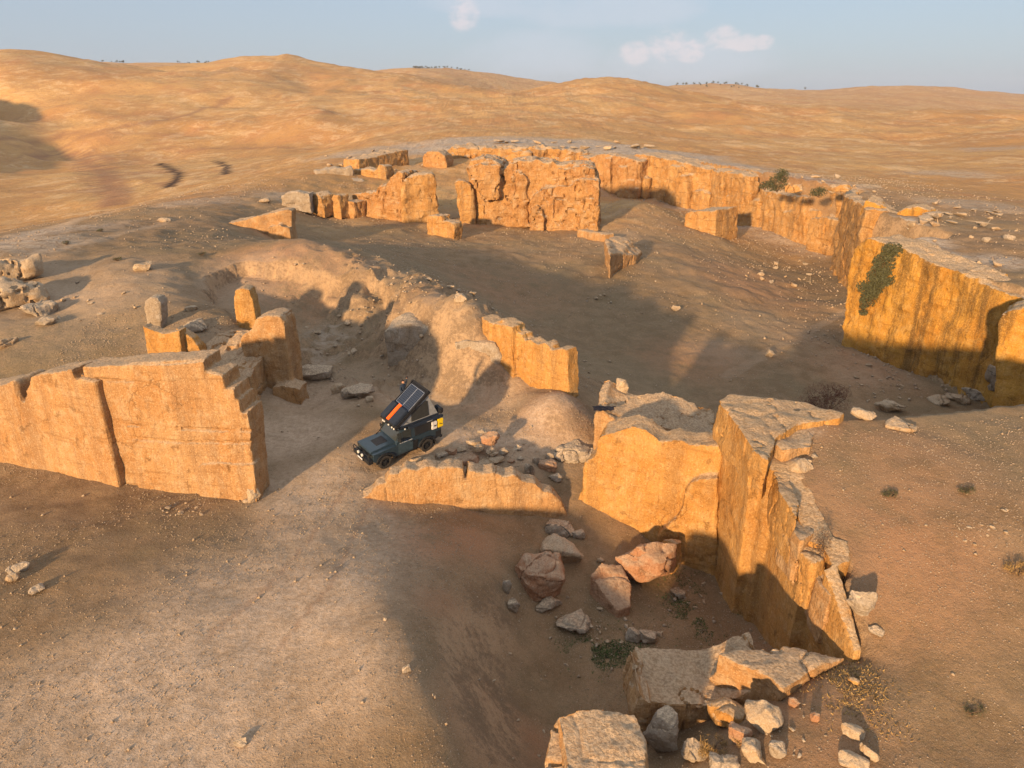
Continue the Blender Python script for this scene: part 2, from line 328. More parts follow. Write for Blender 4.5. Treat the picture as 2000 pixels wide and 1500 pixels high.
M['cliff_gold'] = rock_mat('streaked_golden_cliff', (0.479, 0.256, 0.050), (0.420, 0.193, 0.032), pale=(0.504, 0.311, 0.105), streak=.8, stain=(0.109, 0.063, 0.025), sc=.8)
M['far_wall'] = rock_mat('coursed_far_limestone', (0.437, 0.244, 0.088), (0.386, 0.189, 0.055), pale=(0.479, 0.323, 0.168), streak=.5, course=.5, sc=.7)
M['far_rough'] = rock_mat('rough_far_limestone', (0.420, 0.227, 0.084), (0.336, 0.160, 0.055), pale=(0.470, 0.319, 0.176), streak=.25, sc=.6, pit=1.4)
M['grey_rock'] = rock_mat('pale_grey_limestone', (0.336, 0.277, 0.210), (0.302, 0.227, 0.151), pale=(0.403, 0.353, 0.294), streak=.05, grey=.8)
M['red_rock'] = rock_mat('reddish_limestone', (0.386, 0.227, 0.134), (0.353, 0.168, 0.084), pale=(0.403, 0.286, 0.193), streak=.05, grey=.4)
M['stone'] = rock_mat('cream_limestone', (0.420, 0.319, 0.210), (0.370, 0.244, 0.134), pale=(0.462, 0.386, 0.286), streak=.0, grey=.5, sc=1.6)

def soil_mat():
    m, t, b = newmat('stony_soil')
    g = t.n('ShaderNodeNewGeometry'); pos = g.outputs['Position']
    sepn = t.n('ShaderNodeSeparateXYZ'); t.link(g.outputs['Normal'], sepn.inputs[0]); nz = sepn.outputs[2]
    sp = t.n('ShaderNodeSeparateXYZ'); t.link(pos, sp.inputs[0])
    def attr(n): a = t.n('ShaderNodeAttribute', attribute_name=n); return a.outputs['Fac']
    pale, red, green, dark, far, bare, track = (attr(k) for k in ('pale', 'red', 'green', 'dark', 'far', 'bare', 'track'))
    big = t.noise(pos, .09, 5, .6); med = t.noise(pos, .55, 6, .65); fine = t.noise(pos, 3.5, 6, .7); vf = t.noise(pos, 16, 4, .75)
    col = t.mix(t.ramp(med, .35, .65), (0.208, 0.131, 0.066), (0.298, 0.194, 0.105))
    col = t.mix(t.math('MULTIPLY', t.ramp(big, .45, .62), .5), col, (0.213, 0.167, 0.096))
    sg = t.math('MULTIPLY', t.ramp(t.noise(pos, 6, 4, .8), .5, .62), t.ramp(t.noise(pos, .3, 4, .6), .35, .6))
    col = t.mix(t.math('MULTIPLY', sg, .5), col, (0.115, 0.090, 0.045))
    col = t.mix(t.math('MULTIPLY', t.ramp(t.noise(pos, 1.4, 5, .75), .52, .68), .35), col, (0.340, 0.231, 0.131))
    col = t.mix(t.math('MULTIPLY', red, t.ramp(med, .2, .6)), col, (0.358, 0.176, 0.087))
    pn = t.math('MULTIPLY', pale, t.ramp(t.math('ADD', med, t.math('MULTIPLY', fine, .4)), .4, .8, .55, 1.0))
    col = t.mix(pn, col, t.mix(t.ramp(fine, .3, .7), (0.416, 0.292, 0.186), (0.579, 0.430, 0.299)))
    gn = t.math('MULTIPLY', green, t.ramp(fine, .3, .6))
    col = t.mix(gn, col, (.155, .118, .062))
    # distant hills: contour-following outcrops, straw and russet slopes
    hb = t.noise(t.mapping(pos, (.012, .012, .012)), 1, 5, .6)
    hcol = t.mix(t.ramp(hb, .4, .62), (0.464, 0.248, 0.083), (0.535, 0.320, 0.120))
    hcol = t.mix(t.math('MULTIPLY', t.ramp(t.noise(pos, .03, 5, .65), .50, .66), .6), hcol, (0.432, 0.204, 0.079))
    zz = t.math('ADD', t.math('MULTIPLY', sp.outputs[2], .20), t.math('MULTIPLY', t.noise(pos, .02, 5, .6), 3.5))
    band = t.n('ShaderNodeCombineXYZ', ins={0: t.math('MULTIPLY', sp.outputs[0], .035), 1: t.math('MULTIPLY', sp.outputs[1], .02), 2: zz})
    bn = t.noise(band.outputs[0], 2.6, 7, .78)
    oc = t.math('MULTIPLY', t.ramp(bn, .52, .57), t.ramp(t.noise(pos, .014, 3, .5), .38, .52))
    hcol = t.mix(t.math('MULTIPLY', oc, .5), hcol, (0.679, 0.476, 0.266))
    hcol = t.mix(t.math('MULTIPLY', t.ramp(bn, .47, .40), .5), hcol, (0.350, 0.175, 0.071))
    hl = t.n('ShaderNodeCombineXYZ', ins={0: t.math('MULTIPLY', sp.outputs[0], .05), 1: t.math('MULTIPLY', sp.outputs[1], .05), 2: t.math('MULTIPLY', zz, 3.0)})
    hcol = t.mix(t.math('MULTIPLY', t.ramp(t.noise(hl.outputs[0], 2.2, 4, .7), .52, .62), .35), hcol, (0.370, 0.204, 0.091))
    hcol = t.mix(t.math('MULTIPLY', t.ramp(t.noise(pos, .35, 6, .85), .52, .66), .45), hcol, (0.278, 0.155, 0.062))
    col = t.mix(far, col, hcol)
    # bare pale rock pavement
    bc = t.mix(t.ramp(fine, .35, .65), (.36, .28, .20), (.52, .44, .35))
    ck = t.voro(t.mapping(t.n('ShaderNodeVectorMath', operation='ADD', ins={0: pos, 1: t.noise(pos, .5, 4, .6, 1)}).outputs[0], (1, 1.6, 1)), .55, 'DISTANCE_TO_EDGE')
    bc = t.mix(t.ramp(ck, .0, .09, .7, 0), bc, (.20, .13, .08))
    steepm = t.ramp(nz, .80, .93)
    col = t.mix(t.math('MULTIPLY', t.math('MULTIPLY', bare, steepm), t.ramp(t.math('ADD', med, t.math('MULTIPLY', bare, .2)), .42, .56)), col, bc)
    # steep banks show the rock below
    steep = t.ramp(t.math('ADD', nz, t.math('MULTIPLY', t.math('SUBTRACT', fine, .5), .25)), .68, .84, 1, 0)
    steep = t.math('MULTIPLY', steep, t.math('SUBTRACT', 1, t.math('MULTIPLY', far, .9)))
    rc = t.mix(t.ramp(t.math('ADD', t.math('MULTIPLY', med, .5), t.math('MULTIPLY', fine, .5)), .42, .58), (.20, .135, .08), (.43, .29, .165))
    col = t.mix(t.math('MULTIPLY', steep, .75), col, rc)
    # scattered grit and little stones
    v1 = t.voro(pos, 7.0); c1 = t.voro(pos, 7.0, out=1)
    s1 = t.math('MULTIPLY', t.ramp(v1, .10, .20, 1, 0), t.ramp(t.noise(pos, .8, 3, .6), .42, .62))
    sepc = t.n('ShaderNodeSeparateColor'); t.link(c1, sepc.inputs[0])
    s1 = t.math('MULTIPLY', s1, t.ramp(sepc.outputs[0], .45, .55))
    v2 = t.voro(pos, 2.6); c2 = t.voro(pos, 2.6, out=1); sepd = t.n('ShaderNodeSeparateColor'); t.link(c2, sepd.inputs[0])
    s2 = t.math('MULTIPLY', t.ramp(v2, .05, .09, 1, 0), t.ramp(sepd.outputs[0], .80, .84))
    grit = t.math('MAXIMUM', s1, s2)
    grit = t.math('MULTIPLY', grit, t.math('SUBTRACT', 1, far))
    col = t.mix(t.math('MULTIPLY', grit, .8), col, (.50, .40, .29))
    col = t.mix(t.math('MULTIPLY', t.ramp(vf, .5, .68), .55), col, (.13, .08, .048))
    col = t.mix(t.math('MULTIPLY', t.ramp(t.noise(pos, 34, 3, .8), .54, .66), .45), col, (.52, .42, .31))
    col = t.mix(t.math('MULTIPLY', track, t.ramp(fine, .2, .6, .5, 1)), col, (.27, .14, .075))
    col = t.mix(dark, col, (.05, .028, .018))
    t.link(col, b.inputs['Base Color'])
    nf = t.math('SUBTRACT', 1, t.math('MULTIPLY', far, .6))
    h = t.math('ADD', t.math('MULTIPLY', fine, .5), t.math('ADD', t.math('MULTIPLY', vf, .22), t.math('MULTIPLY', grit, .25)))
    h = t.math('ADD', h, t.math('MULTIPLY', t.math('ADD', t.math('MULTIPLY', bn, 2), t.noise(pos, .5, 5, .7)), t.math('MULTIPLY', far, 1.6)))
    bp = t.n('ShaderNodeBump'); bp.inputs['Strength'].default_value = .9; bp.inputs['Distance'].default_value = .22
    t.link(h, bp.inputs['Height']); t.link(bp.outputs[0], b.inputs['Normal'])
    return m
M['soil'] = soil_mat()

# ------------------------------------------------------------------ the ground, one sheet to the horizon
def axis(fine_lo, fine_hi, step, lo_end, hi_end, grow):
    a = list(np.arange(fine_lo, fine_hi, step)); s = step; x = a[-1]
    while x < hi_end: s *= grow; x += s; a.append(x)
    s = step; x = a[0]; b = []
    while x > lo_end: s *= grow; x -= s; b.append(x)
    return np.array(b[::-1] + a)
gx = axis(-36, 40, .25, -3000, 3000, 1.022); gy = axis(12, 76, .25, -60, 3600, 1.014)
X, Y = np.meshgrid(gx, gy); xf, yf = X.ravel(), Y.ravel(); zf = ground(xf, yf)
nx, ny = len(gx), len(gy); print('ground', nx, ny)
idx = np.arange(nx * ny).reshape(ny, nx)
Fq = np.stack([idx[:-1, :-1], idx[:-1, 1:], idx[1:, 1:], idx[1:, :-1]], -1).reshape(-1, 4)
me = mesh_np('ground', np.stack([xf, yf, zf], -1), Fq); me.polygons.foreach_set('use_smooth', np.ones(len(me.polygons), bool))
land = link('ground', me, M['soil']); tag(land, kind='structure')
rr = np.hypot(xf, yf)
PN = np.stack([xf, yf, np.zeros_like(xf)], -1)
def patch(items, jitter=.35):
    out = np.zeros_like(xf)
    for (u, v, rad, s) in items:
        p = gp(u, v); q = np.hypot(xf - p.x, yf - p.y) / rad
        out = np.maximum(out, s * sstep(1.15, .35, q) if False else s * (1 - sstep(.3, 1.15, q)))
    return out
wob = fbm(PN * .25, 31, 4)
pale = patch([(600,1130,6,1),(500,1200,7,1),(380,1320,7,1),(300,1420,6,.9),(620,1330,4,.8),(100,1400,5,.7),(450,1300,4,.75),(640,1050,5,.9),(640,960,5,.9),(560,850,5,.75),(700,930,4,.9),(620,770,6,.7),(560,1250,4,.7),(250,1420,3.5,.45),
 (720,740,6,.8),(800,770,5,.8),(900,860,4,.7),(1000,860,4,.6),(850,850,4,.6),(650,650,8,.45),(720,620,7,.4),(560,600,8,.35),(800,700,6,.55),(830,600,5,.55),(900,660,4,.5),
 (940,770,5,.6),(1080,800,3,.8),(700,545,6,.45),(600,535,6,.3),(150,600,10,.55),(60,560,9,.6),(220,540,8,.5),(480,560,6,.6),(1040,860,3,.6),(350,660,4,.5),
 (1500,640,7,.3),(1400,680,5,.3),(1180,460,8,.4),(1700,720,6,.35),(1690,700,3,.5)])
red = patch([(1000,560,10,.5),(1350,700,7,.6),(1500,560,14,.5),(900,1050,2.5,.8),(830,1060,2.5,.7),(1000,1450,3,.7),(950,1400,2,.5),(1100,790,3,.7),(1280,430,14,.4),
 (1650,1000,5,.5),(1750,1100,5,.5),(1600,1400,3,.5),(1700,900,6,.4),(200,380,40,.6),(170,340,40,.5),(560,535,6,.9),(640,540,6,.8),(490,540,5,.6),(800,600,5,.5),(1080,795,3,.8),(860,1180,1.5,.5),(560,1150,2,.3)])
green = patch([(1530,525,9,.9),(1580,548,9,.9),(1630,575,8,.8),(1480,500,9,.6),(680,650,9,.7),(740,690,7,.7),(620,620,8,.6),(560,590,7,.4),(180,680,9,.6),(60,680,8,.6),(850,640,5,.4),(1150,560,14,.55),(1000,540,10,.45),(1250,650,12,.5),(650,450,16,.5),(1350,620,12,.35),(1250,1150,2.2,.5),(1150,1250,3,.4),(60,380,50,.5),(1450,760,10,.4),(800,500,12,.35),
 (1900,1300,4,.25),(1700,1370,2,.4),(260,480,18,.3),(100,1080,5,.2)])
fp = np.array([(gp(u, v).x, gp(u, v).y) for u, v in ((313,321),(330,327),(350,340),(345,352),(328,366))]); fq = np.array([(gp(u, v).x, gp(u, v).y) for u, v in ((416,314),(432,317),(443,326),(440,340))])
def strip(P, wdt):
    d = np.full_like(xf, 1e9)
    for a, b in zip(P[:-1], P[1:]):
        e = b - a; t = np.clip(((xf - a[0]) * e[0] + (yf - a[1]) * e[1]) / (e @ e), 0, 1); d = np.minimum(d, np.hypot(xf - a[0] - t * e[0], yf - a[1] - t * e[1]))
    return 1 - sstep(wdt * .7, wdt, d + fbm(PN * .3, 71, 3) * wdt * .4)
dark = np.maximum(strip(fp, 1.9), strip(fq, 1.6))
far = sstep(85, 175, rr + wob * 25)
def pl(*px): return np.array([(gp(u, v).x, gp(u, v).y) for u, v in px])
track = np.zeros_like(xf)
for P_, w_, s_ in ((pl((60,305),(120,296),(165,305),(200,335),(228,375),(215,400)), 2.2, .9), (pl((80,312),(130,304),(155,312),(188,342),(212,380),(200,402)), 1.5, .8), (pl((170,290),(205,305),(225,335),(250,372),(240,398)), 1.8, .7),
                  (pl((0,270),(120,262),(200,255),(300,240),(400,210),(450,190)), 3, .7), (pl((140,318),(168,350),(190,385)), 1.3, .7), (pl((205,300),(245,330),(285,352),(330,362)), 1.2, .6), (pl((230,298),(270,322),(310,338)), 1.1, .55),
                  (pl((220,300),(330,290),(450,290),(600,292)), 2.5, .6), (pl((1420,330),(1600,352),(1800,372),(2000,395)), 1.2, .5), (pl((0,283),(140,276),(300,262),(480,235)), 2, .5),
                  (pl((690,930),(650,990),(600,1060),(520,1150),(400,1250)), .14, .35), (pl((745,930),(715,990),(690,1060),(640,1150),(540,1270)), .14, .35), (pl((880,900),(960,880),(1040,868)), .2, .4)):
    track = np.maximum(track, strip(P_, w_) * s_)
bare = patch([(900,283,30,1),(1000,278,30,1),(1100,280,28,1),(1200,290,26,1),(1300,300,22,1),(1400,318,16,.9),(1500,338,12,.8),(780,290,24,.8),(700,300,20,.7),(1570,352,10,.7),(1640,372,8,.6),
 (1800,470,4,1),(1760,450,4,1),(1850,500,3.5,.9),(1950,510,4,.8),(1560,830,1.2,.9),(1900,400,10,.6),(1950,290,18,.6),(1850,340,14,.5),(380,395,10,.5),(120,450,9,.6),(40,475,8,.6),(560,385,9,.5),(620,700,2.5,.5),(650,660,3,.5)])
for P_, w_, s_ in ((pl((1420,735),(1500,690),(1570,650),(1650,610)), .8, .3), (pl((900,850),(980,862),(1060,868),(1140,872)), 1.0, .8), (pl((700,1010),(640,1080),(560,1180),(460,1290)), 2.6, .8),
                  (pl((0,478),(120,440),(250,405),(420,372)), 1.8, .8), (pl((1060,440),(1200,420),(1290,405)), .8, .5), (pl((30,505),(180,470),(330,430)), 1.0, .5)):
    pale = np.maximum(pale, strip(P_, w_) * s_)
for k, a in (('track', track), ('pale', pale), ('red', red), ('green', green), ('dark', dark), ('bare', bare)): put_attr(me, k, np.clip(a * (1 + .5 * wob) if k not in ('dark', 'track') else a, 0, 1))
put_attr(me, 'far', far)

# ------------------------------------------------------------------ rock builder: solid outlines -> voxel remesh -> weathering
def prism_bm(bm, front, vec, back_scale=1.0):
    """closed solid between an outline and the same outline moved by vec"""
    a = [bm.verts.new(p) for p in front]; b = [bm.verts.new(Vector(p) + Vector(vec)) for p in front]
    bm.faces.new(a); bm.faces.new(b[::-1]); n = len(a)
    for i in range(n): bm.faces.new([a[i], b[i], b[(i + 1) % n], a[(i + 1) % n]])
def hull_bm(bm, pts):
    t = bmesh.new()
    for p in pts: t.verts.new(p)
    bmesh.ops.convex_hull(t, input=t.verts)
    bmesh.ops.delete(t, geom=[v for v in t.verts if not v.link_faces], context='VERTS')
    mm = {v: bm.verts.new(v.co) for v in t.verts}
    for f in t.faces: bm.faces.new([mm[v] for v in f.verts])
    t.free()
def finish_rock(name, bm, mat, vox, rough, seed, crease=.5, parent=None, origin=None, bigf=.35, jag=0):
    bmesh.ops.recalc_face_normals(bm, faces=bm.faces)
    me = bpy.data.meshes.new(name); bm.to_mesh(me); bm.free()
    o = bpy.data.objects.new(name, me); COL.objects.link(o)
    md = o.modifiers.new('r', 'REMESH'); md.mode = 'VOXEL'; md.voxel_size = vox; md.adaptivity = 0
    dg = bpy.context.evaluated_depsgraph_get(); m2 = bpy.data.meshes.new_from_object(o.evaluated_get(dg)); o.modifiers.clear()
    o.data = m2; bpy.data.meshes.remove(me); m2.name = name
    n = len(m2.vertices); co = np.empty(n * 3, np.float32); m2.vertices.foreach_get('co', co); co = co.reshape(-1, 3).astype(float)
    no = np.empty(n * 3, np.float32); m2.vertex_normals.foreach_get('vector', no); no = no.reshape(-1, 3)
    s = rough
    d = fbm(co * bigf, seed, 3) * s * 1.5 + fbm(co * bigf * 4.5, seed + 5, 4, .6) * s * .6
    blk = vnoise(np.floor(co * np.array([.5, .5, .6]) + .5 + vnoise(co * .35, seed + 3)[:, None] * .35), seed + 9)
    d = d + np.round(blk * 1.5) / 1.5 * s * .35
    c = fbm(co * np.array([.5, .5, .14]), seed + 21, 2); d = d - crease * s * 1.6 * np.exp(-(c / .02) ** 2)
    c = fbm(co * np.array([.3, .3, .9]), seed + 29, 2); d = d - crease * s * .9 * np.exp(-(c / .02) ** 2)
    co = co + no * d[:, None]
    wv = np.stack([fbm(co * bigf * 2, seed + 41 + k, 3) for k in range(3)], -1); co = co + wv * s * .8
    if jag: co[:, 2] += (no[:, 2] > .4) * jag * np.round(vnoise(np.floor(co * [.7, .7, 0] + .3) + .5, seed + 2) * 2) / 2
    if origin is not None: co -= np.array(origin); o.location = origin
    m2.vertices.foreach_set('co', co.astype(np.float32).ravel()); m2.update()
    m2.polygons.foreach_set('use_smooth', np.ones(len(m2.polygons), bool)); m2.set_sharp_from_angle(angle=R(38))
    m2.materials.clear(); m2.materials.append(mat)
    if parent: o.parent = parent
    return o
def on_plane(P0, P1, u, v):
    d = ray(u, v); e = Vector((P1.x - P0.x, P1.y - P0.y)); n = Vector((e.y, -e.x))
    s = (n.x * P0.x + n.y * P0.y) / (n.x * d.x + n.y * d.y); return Vector((d.x * s, d.y * s, CAMZ + d.z * s))
def wall(label, P0, P1, top, bot, thick, mat='wall_ochre', vox=.16, rough=.10, seed=1, sink=.8, crease=.5, name='quarried_rock', cat='rock wall', group=None, lean=0, extra=None, jag=0):
    """free-standing or rim wall of rock: vertical face through P0-P1, outline from top and foot lines, real thickness"""
    if not isinstance(P0, Vector): P0 = lo(*P0)
    if not isinstance(P1, Vector): P1 = lo(*P1)
    T = [on_plane(P0, P1, u, v) for u, v in top]; B = [on_plane(P0, P1, u, v) - Vector((0, 0, sink)) for u, v in bot]
    e = (P1 - P0); e.z = 0; e.normalize(); back = Vector((-e.y, e.x, 0))
    if back.y < 0: back = -back
    s0 = min(T[0].dot(e), B[0].dot(e))
    key = lambda p: p.dot(e)
    def mono(L):
        out = [L[0]]
        for p in L[1:]:
            if key(p) <= key(out[-1]) + .02: p = p + e * (key(out[-1]) + .03 - key(p))
            out.append(p)
        return out
    T, B = mono(T), mono(B)
    bm = bmesh.new(); prism_bm(bm, T + B[::-1], back * thick + Vector((0, 0, lean)))
    if extra:
        for (tp, bt, off, th) in extra:      # buttresses standing proud of the face
            q0, q1 = P0 - back * off, P1 - back * off
            T2 = mono([on_plane(q0, q1, u, v) for u, v in tp]); B2 = mono([on_plane(q0, q1, u, v) - Vector((0, 0, sink if v > np.interp(u, [b_[0] for b_ in bot], [b_[1] for b_ in bot]) - 16 else 0)) for u, v in bt])
            prism_bm(bm, T2 + B2[::-1], back * th)
    c = (B[0] + B[-1]) / 2 + back * thick / 2
    o = finish_rock(name, bm, M[mat], vox, rough, seed, crease, origin=(c.x, c.y, min(B[0].z, B[-1].z)), jag=jag)
    return tag(o, label, cat, group)
def block(label, px, ztop, h, mat='grey_rock', vox=.12, rough=.1, seed=1, tilt=None, crease=.7, name='rock_block', cat='rock block', group=None, taper=1.0):
    """block of rock whose top outline lies at ztop, h tall"""
    zs = ztop if isinstance(ztop, (list, tuple)) else [ztop] * len(px)
    P = [at_z(u, v, z) for (u, v), z in zip(px, zs)]; bm = bmesh.new()
    c = sum(P, Vector()) / len(P)
    a = [bm.verts.new(p) for p in P]; b = [bm.verts.new(Vector((c.x + (p.x - c.x) * taper, c.y + (p.y - c.y) * taper, min(zs) - h))) for p in P]
    bm.faces.new(a); bm.faces.new(b[::-1]); n = len(a)
    for i in range(n): bm.faces.new([a[i], b[i], b[(i + 1) % n], a[(i + 1) % n]])
    o = finish_rock(name, bm, M[mat], vox, rough, seed, crease, origin=(c.x, c.y, min(zs) - h))
    return tag(o, label, cat, group)
# ------------------------------------------------------------------ quarry walls, near to far
# left pair
wall('large ochre quarried wall left of the vehicle, with horizontal clefts and a stepped right edge', (262,948), (495,973),
     [(160,716),(200,716),(260,708),(330,706),(398,700),(401,722),(436,731),(440,757),(458,756),(461,781),(468,779),(472,806),(485,803),(487,830)],
     [(205,945),(262,956),(330,968),(420,974),(500,974)], 1.5, 'wall_ochre', .075, .05, 11, crease=.25,
     extra=[([(170,718),(215,714),(260,714),(330,714),(397,706)], [(180,738),(262,744),(330,744),(400,738)], .20, .6),
            ([(205,747),(262,748),(330,748),(400,742),(401,728),(434,735),(438,760),(456,760),(459,784),(466,783),(470,808),(483,806),(485,842)], [(238,826),(262,829),(330,833),(400,836),(489,840)], .16, .6),
            ([(244,834),(280,836),(340,840),(400,843),(489,846)], [(250,852),(280,855),(340,860),(400,862),(490,862)], .17, .6),
            ([(255,860),(300,863),(344,867),(400,868),(490,868)], [(266,950),(330,962),(400,970),(500,972)], .15, .6),
            ([(384,914),(392,908),(430,906),(452,908),(495,908)], [(384,968),(430,972),(455,975),(500,976)], .32, .8)])
wall('ochre wall with two dark holes at the left picture edge, split by a cleft', (-60,880), (234,955),
     [(-60,760),(0,752),(22,742),(30,752),(33,775),(42,792),(52,770),(60,737),(80,730),(112,726),(138,720),(143,748),(152,738),(184,748)],
     [(-60,880),(0,893),(120,925),(234,957)], 1.9, 'wall_ochre', .14, .07, 13, crease=.3)
# blocks beyond them
wall('square-topped ochre pillar block behind the left wall, beside a tall standing stone', Vector(Z(470,760,.6)), Vector(Z(592,775,.2)),
     [(468,668),(474,655),(490,645),(499,623),(524,616),(545,618),(554,630),(557,650)], [(484,765),(520,775),(574,778)], 2.2, 'wall_ochre', .12, .10, 17,
     extra=[([(530,758),(555,752),(585,760)], [(535,800),(560,806),(592,808)], .9, 1.6)])
wall('tall rounded standing stone on a mound, narrower at its foot', Vector(Z(452,640,3.7)), Vector(Z(502,640,3.7)),
     [(455,585),(459,566),(472,562),(486,565),(495,590),(498,615)], [(458,612),(466,640),(482,644),(492,641),(498,630)], 1.3, 'wall_gold', .12, .07, 19, name='standing_stone', cat='standing stone')
wall('thin rock fin with a sunlit triangular face, left one behind the big wall', Vector(Z(275,690,3.4)), Vector(Z(350,705,3.0)),
     [(276,634),(285,640),(320,652),(350,645)], [(285,690),(300,700),(355,712)], .9, 'wall_gold', .12, .08, 23)
wall('thin rock fin with a sunlit triangular face, right one behind the big wall', Vector(Z(342,700,3.0)), Vector(Z(402,712,2.6)),
     [(342,640),(352,645),(375,660),(390,680),(398,700)], [(345,705),(370,715),(404,715)], .9, 'wall_gold', .12, .08, 27)
wall('short square stone stump with a dark weathered top on the left mound', Vector(Z(284,630,4.6)), Vector(Z(312,630,4.6)),
     [(282,590),(290,581),(305,582),(312,592)], [(284,628),(298,630),(312,628)], 1.2, 'grey_rock', .12, .08, 29, name='stone_stump', cat='stone stump')
# ridge wall beyond the vehicle
Pr0, Pr1 = Vector(D(938,640,49.5)), Vector(D(1112,755,43.5))
wall('thin jagged golden wall standing on the ridge right of the vehicle', Pr0, Pr1,
     [(938,618),(950,620),(962,630),(980,626),(1000,636),(1006,650),(1018,652),(1022,664),(1034,662),(1050,672),(1062,668),(1072,676),(1074,684),(1090,680),(1107,683),(1108,700)],
     [(938,634),(950,665),(964,700),(975,745),(1000,786),(1022,790),(1040,760),(1075,765),(1112,762)], 1.15, 'wall_gold', .12, .09, 31,
     extra=[([(938,620),(962,632),(1000,638)], [(945,640),(975,745),(1004,786)], .35, .8)])
for i, (lab, p0, p1, top, bot, th) in enumerate((
    ('pale rock face cut into the bank behind the vehicle, left of two', (752,690,1.6), (862,700,1.3), [(752,648),(775,634),(800,632),(830,640),(850,632),(862,640)], [(755,700),(810,708),(864,706)], 3.5),
    ('pale rock face cut into the bank behind the vehicle, right of two', (884,735,.8), (975,745,.6), [(884,668),(905,662),(940,668),(965,672),(975,690)], [(895,745),(935,752),(980,752)], 3.0))):
    wall(lab, Vector(Z(*p0)), Vector(Z(*p1)), top, bot, th, 'grey_rock', .18, .16, 37 + i, name='rock_outcrop', cat='rock face')
# low wall in front of the vehicle
wall('low ochre wall remnant in front of the vehicle, tapering at its left end', Vector(Z(708,974,-.4)), Vector(Z(1108,1012,-2.4)),
     [(700,974),(722,966),(738,950),(752,945),(760,928),(780,926),(792,916),(815,919),(835,911),(862,915),(880,911),(903,915),(905,936),(912,939),(916,919),(945,926),(962,922),(985,932),(1004,928),(1025,942),(1044,944),(1062,960),(1078,962),(1095,982),(1106,1002)],
     [(700,976),(800,976),(940,976),(1000,1000),(1060,1012),(1112,1014)], 1.0, 'wall_ochre', .09, .085, 41, jag=.1)
# hanging wall between pit and terrace
Pc0, Pc1 = Vector(Z(1124,990,-2.3)), lo(1400, 1112)
wall('huge rough golden slab wall between the pit and the right-hand cliff', Pc0, Pc1,
     [(1122,990),(1134,955),(1140,905),(1160,888),(1158,862),(1172,850),(1202,838),(1235,830),(1262,840),(1290,862),(1320,858),(1350,868),(1410,872)],
     [(1124,994),(1165,1022),(1200,1058),(1290,1062),(1320,1110),(1410,1114)], 1.7, 'wall_gold', .13, .13, 43, crease=.35,
     extra=[([(1286,1044),(1305,1025),(1328,1000),(1338,960),(1350,942),(1370,934),(1402,932)], [(1290,1056),(1322,1110),(1402,1116)], .55, .9)])
Pd0, Pd1 = Vector(D(1160,845,38.2)), Vector(D(1395,875,36.5))
wall('broad flat-topped rock block behind the golden slab wall, with a dark cloth lying on it', Pd0, Pd1,
     [(1160,806),(1178,800),(1205,826),(1236,838),(1290,832),(1320,840),(1345,850),(1395,868)], [(1162,920),(1260,940),(1395,940)], 3.4, 'wall_ochre', .12, .14, 47, lean=.8, name='rock_block', cat='rock block')
# right-hand cliff of the near plateau
def zt(u, v, z): return at_z(u, v, z)
def cliff(label, foot, tops, depth, mat, vox, rough, seed, sink=.8, crease=.4, group=None, name='quarried_rock', cat='rock wall', push=(1, 0)):
    """rim wall following a bent foot line: foot = ground points, tops = heights there, depth = thickness into the plateau"""
    bm = bmesh.new()
    dp = Vector((push[0], push[1], 0)).normalized() * depth
    back = [p + dp * (1 if i_ < len(foot) - 3 else (.8, .55, .3)[i_ - len(foot) + 3]) for i_, p in enumerate(foot)]; bt = [float(f_high(p.x, p.y)[0]) + .1 for p in back]
    ring = list(foot) + back[::-1]; tt = list(tops) + bt[::-1]; zb = min(p.z for p in foot) - sink
    lo_v = [bm.verts.new((p.x, p.y, zb)) for p in ring]; hi_v = [bm.verts.new((p.x, p.y, z)) for p, z in zip(ring, tt)]; n = len(ring)
    f1, f2 = bm.faces.new(lo_v), bm.faces.new(hi_v[::-1])
    for i in range(n): bm.faces.new([lo_v[i], hi_v[i], hi_v[(i + 1) % n], lo_v[(i + 1) % n]])
    bmesh.ops.triangulate(bm, faces=[f1, f2])
    o = finish_rock(name, bm, M[mat], vox, rough, seed, crease, origin=(foot[0].x, foot[0].y, foot[0].z)); return tag(o, label, cat, group)
cliff('tall cliff face with pilasters running towards the viewer below the right plateau', QF, [float(f_high(p.x + .5, p.y)[0]) + .1 for p in QF], 1.15, 'wall_gold', .12, .07, 53, crease=.3, push=(1, .25))
cliff('shaded far cliff corner between the far quarry wall and the great golden cliff', [Vector((44.2, 89.5, -4.6)), Vector((49.6, 108, -4.6)), Vector((54.8, 118, -4.6))], [7.2, 6.6, 6.2], 4, 'far_wall', .35, .3, 58, push=(1, 0))
block('flat pale slab capping the north end of the near plateau rim', [(1404,778),(1422,768),(1500,776),(1580,782),(1652,806),(1640,816),(1560,826),(1520,850),(1500,900),(1470,880),(1440,830)], 5.4, 2.2, 'wall_gold', .14, .12, 59, crease=.8, name='rim_slab', cat='rock slab')
block('sloping slab of rock sunk in the plateau beside the rim', [(1500,838),(1560,826),(1592,850),(1585,872),(1530,880),(1505,862)], 4.95, 1.2, 'wall_ochre', .12, .10, 61, name='rim_slab', cat='rock slab')
rim = [((1506,905),(1540,925),(1560,985),(1555,1010),(1520,960)), ((1530,960),(1575,985),(1590,1040),(1565,1055),(1535,1010)), ((1568,1045),(1605,1055),(1612,1090),(1590,1100),(1565,1080)), ((1590,1095),(1620,1110),(1640,1160),(1620,1165),(1592,1130))]
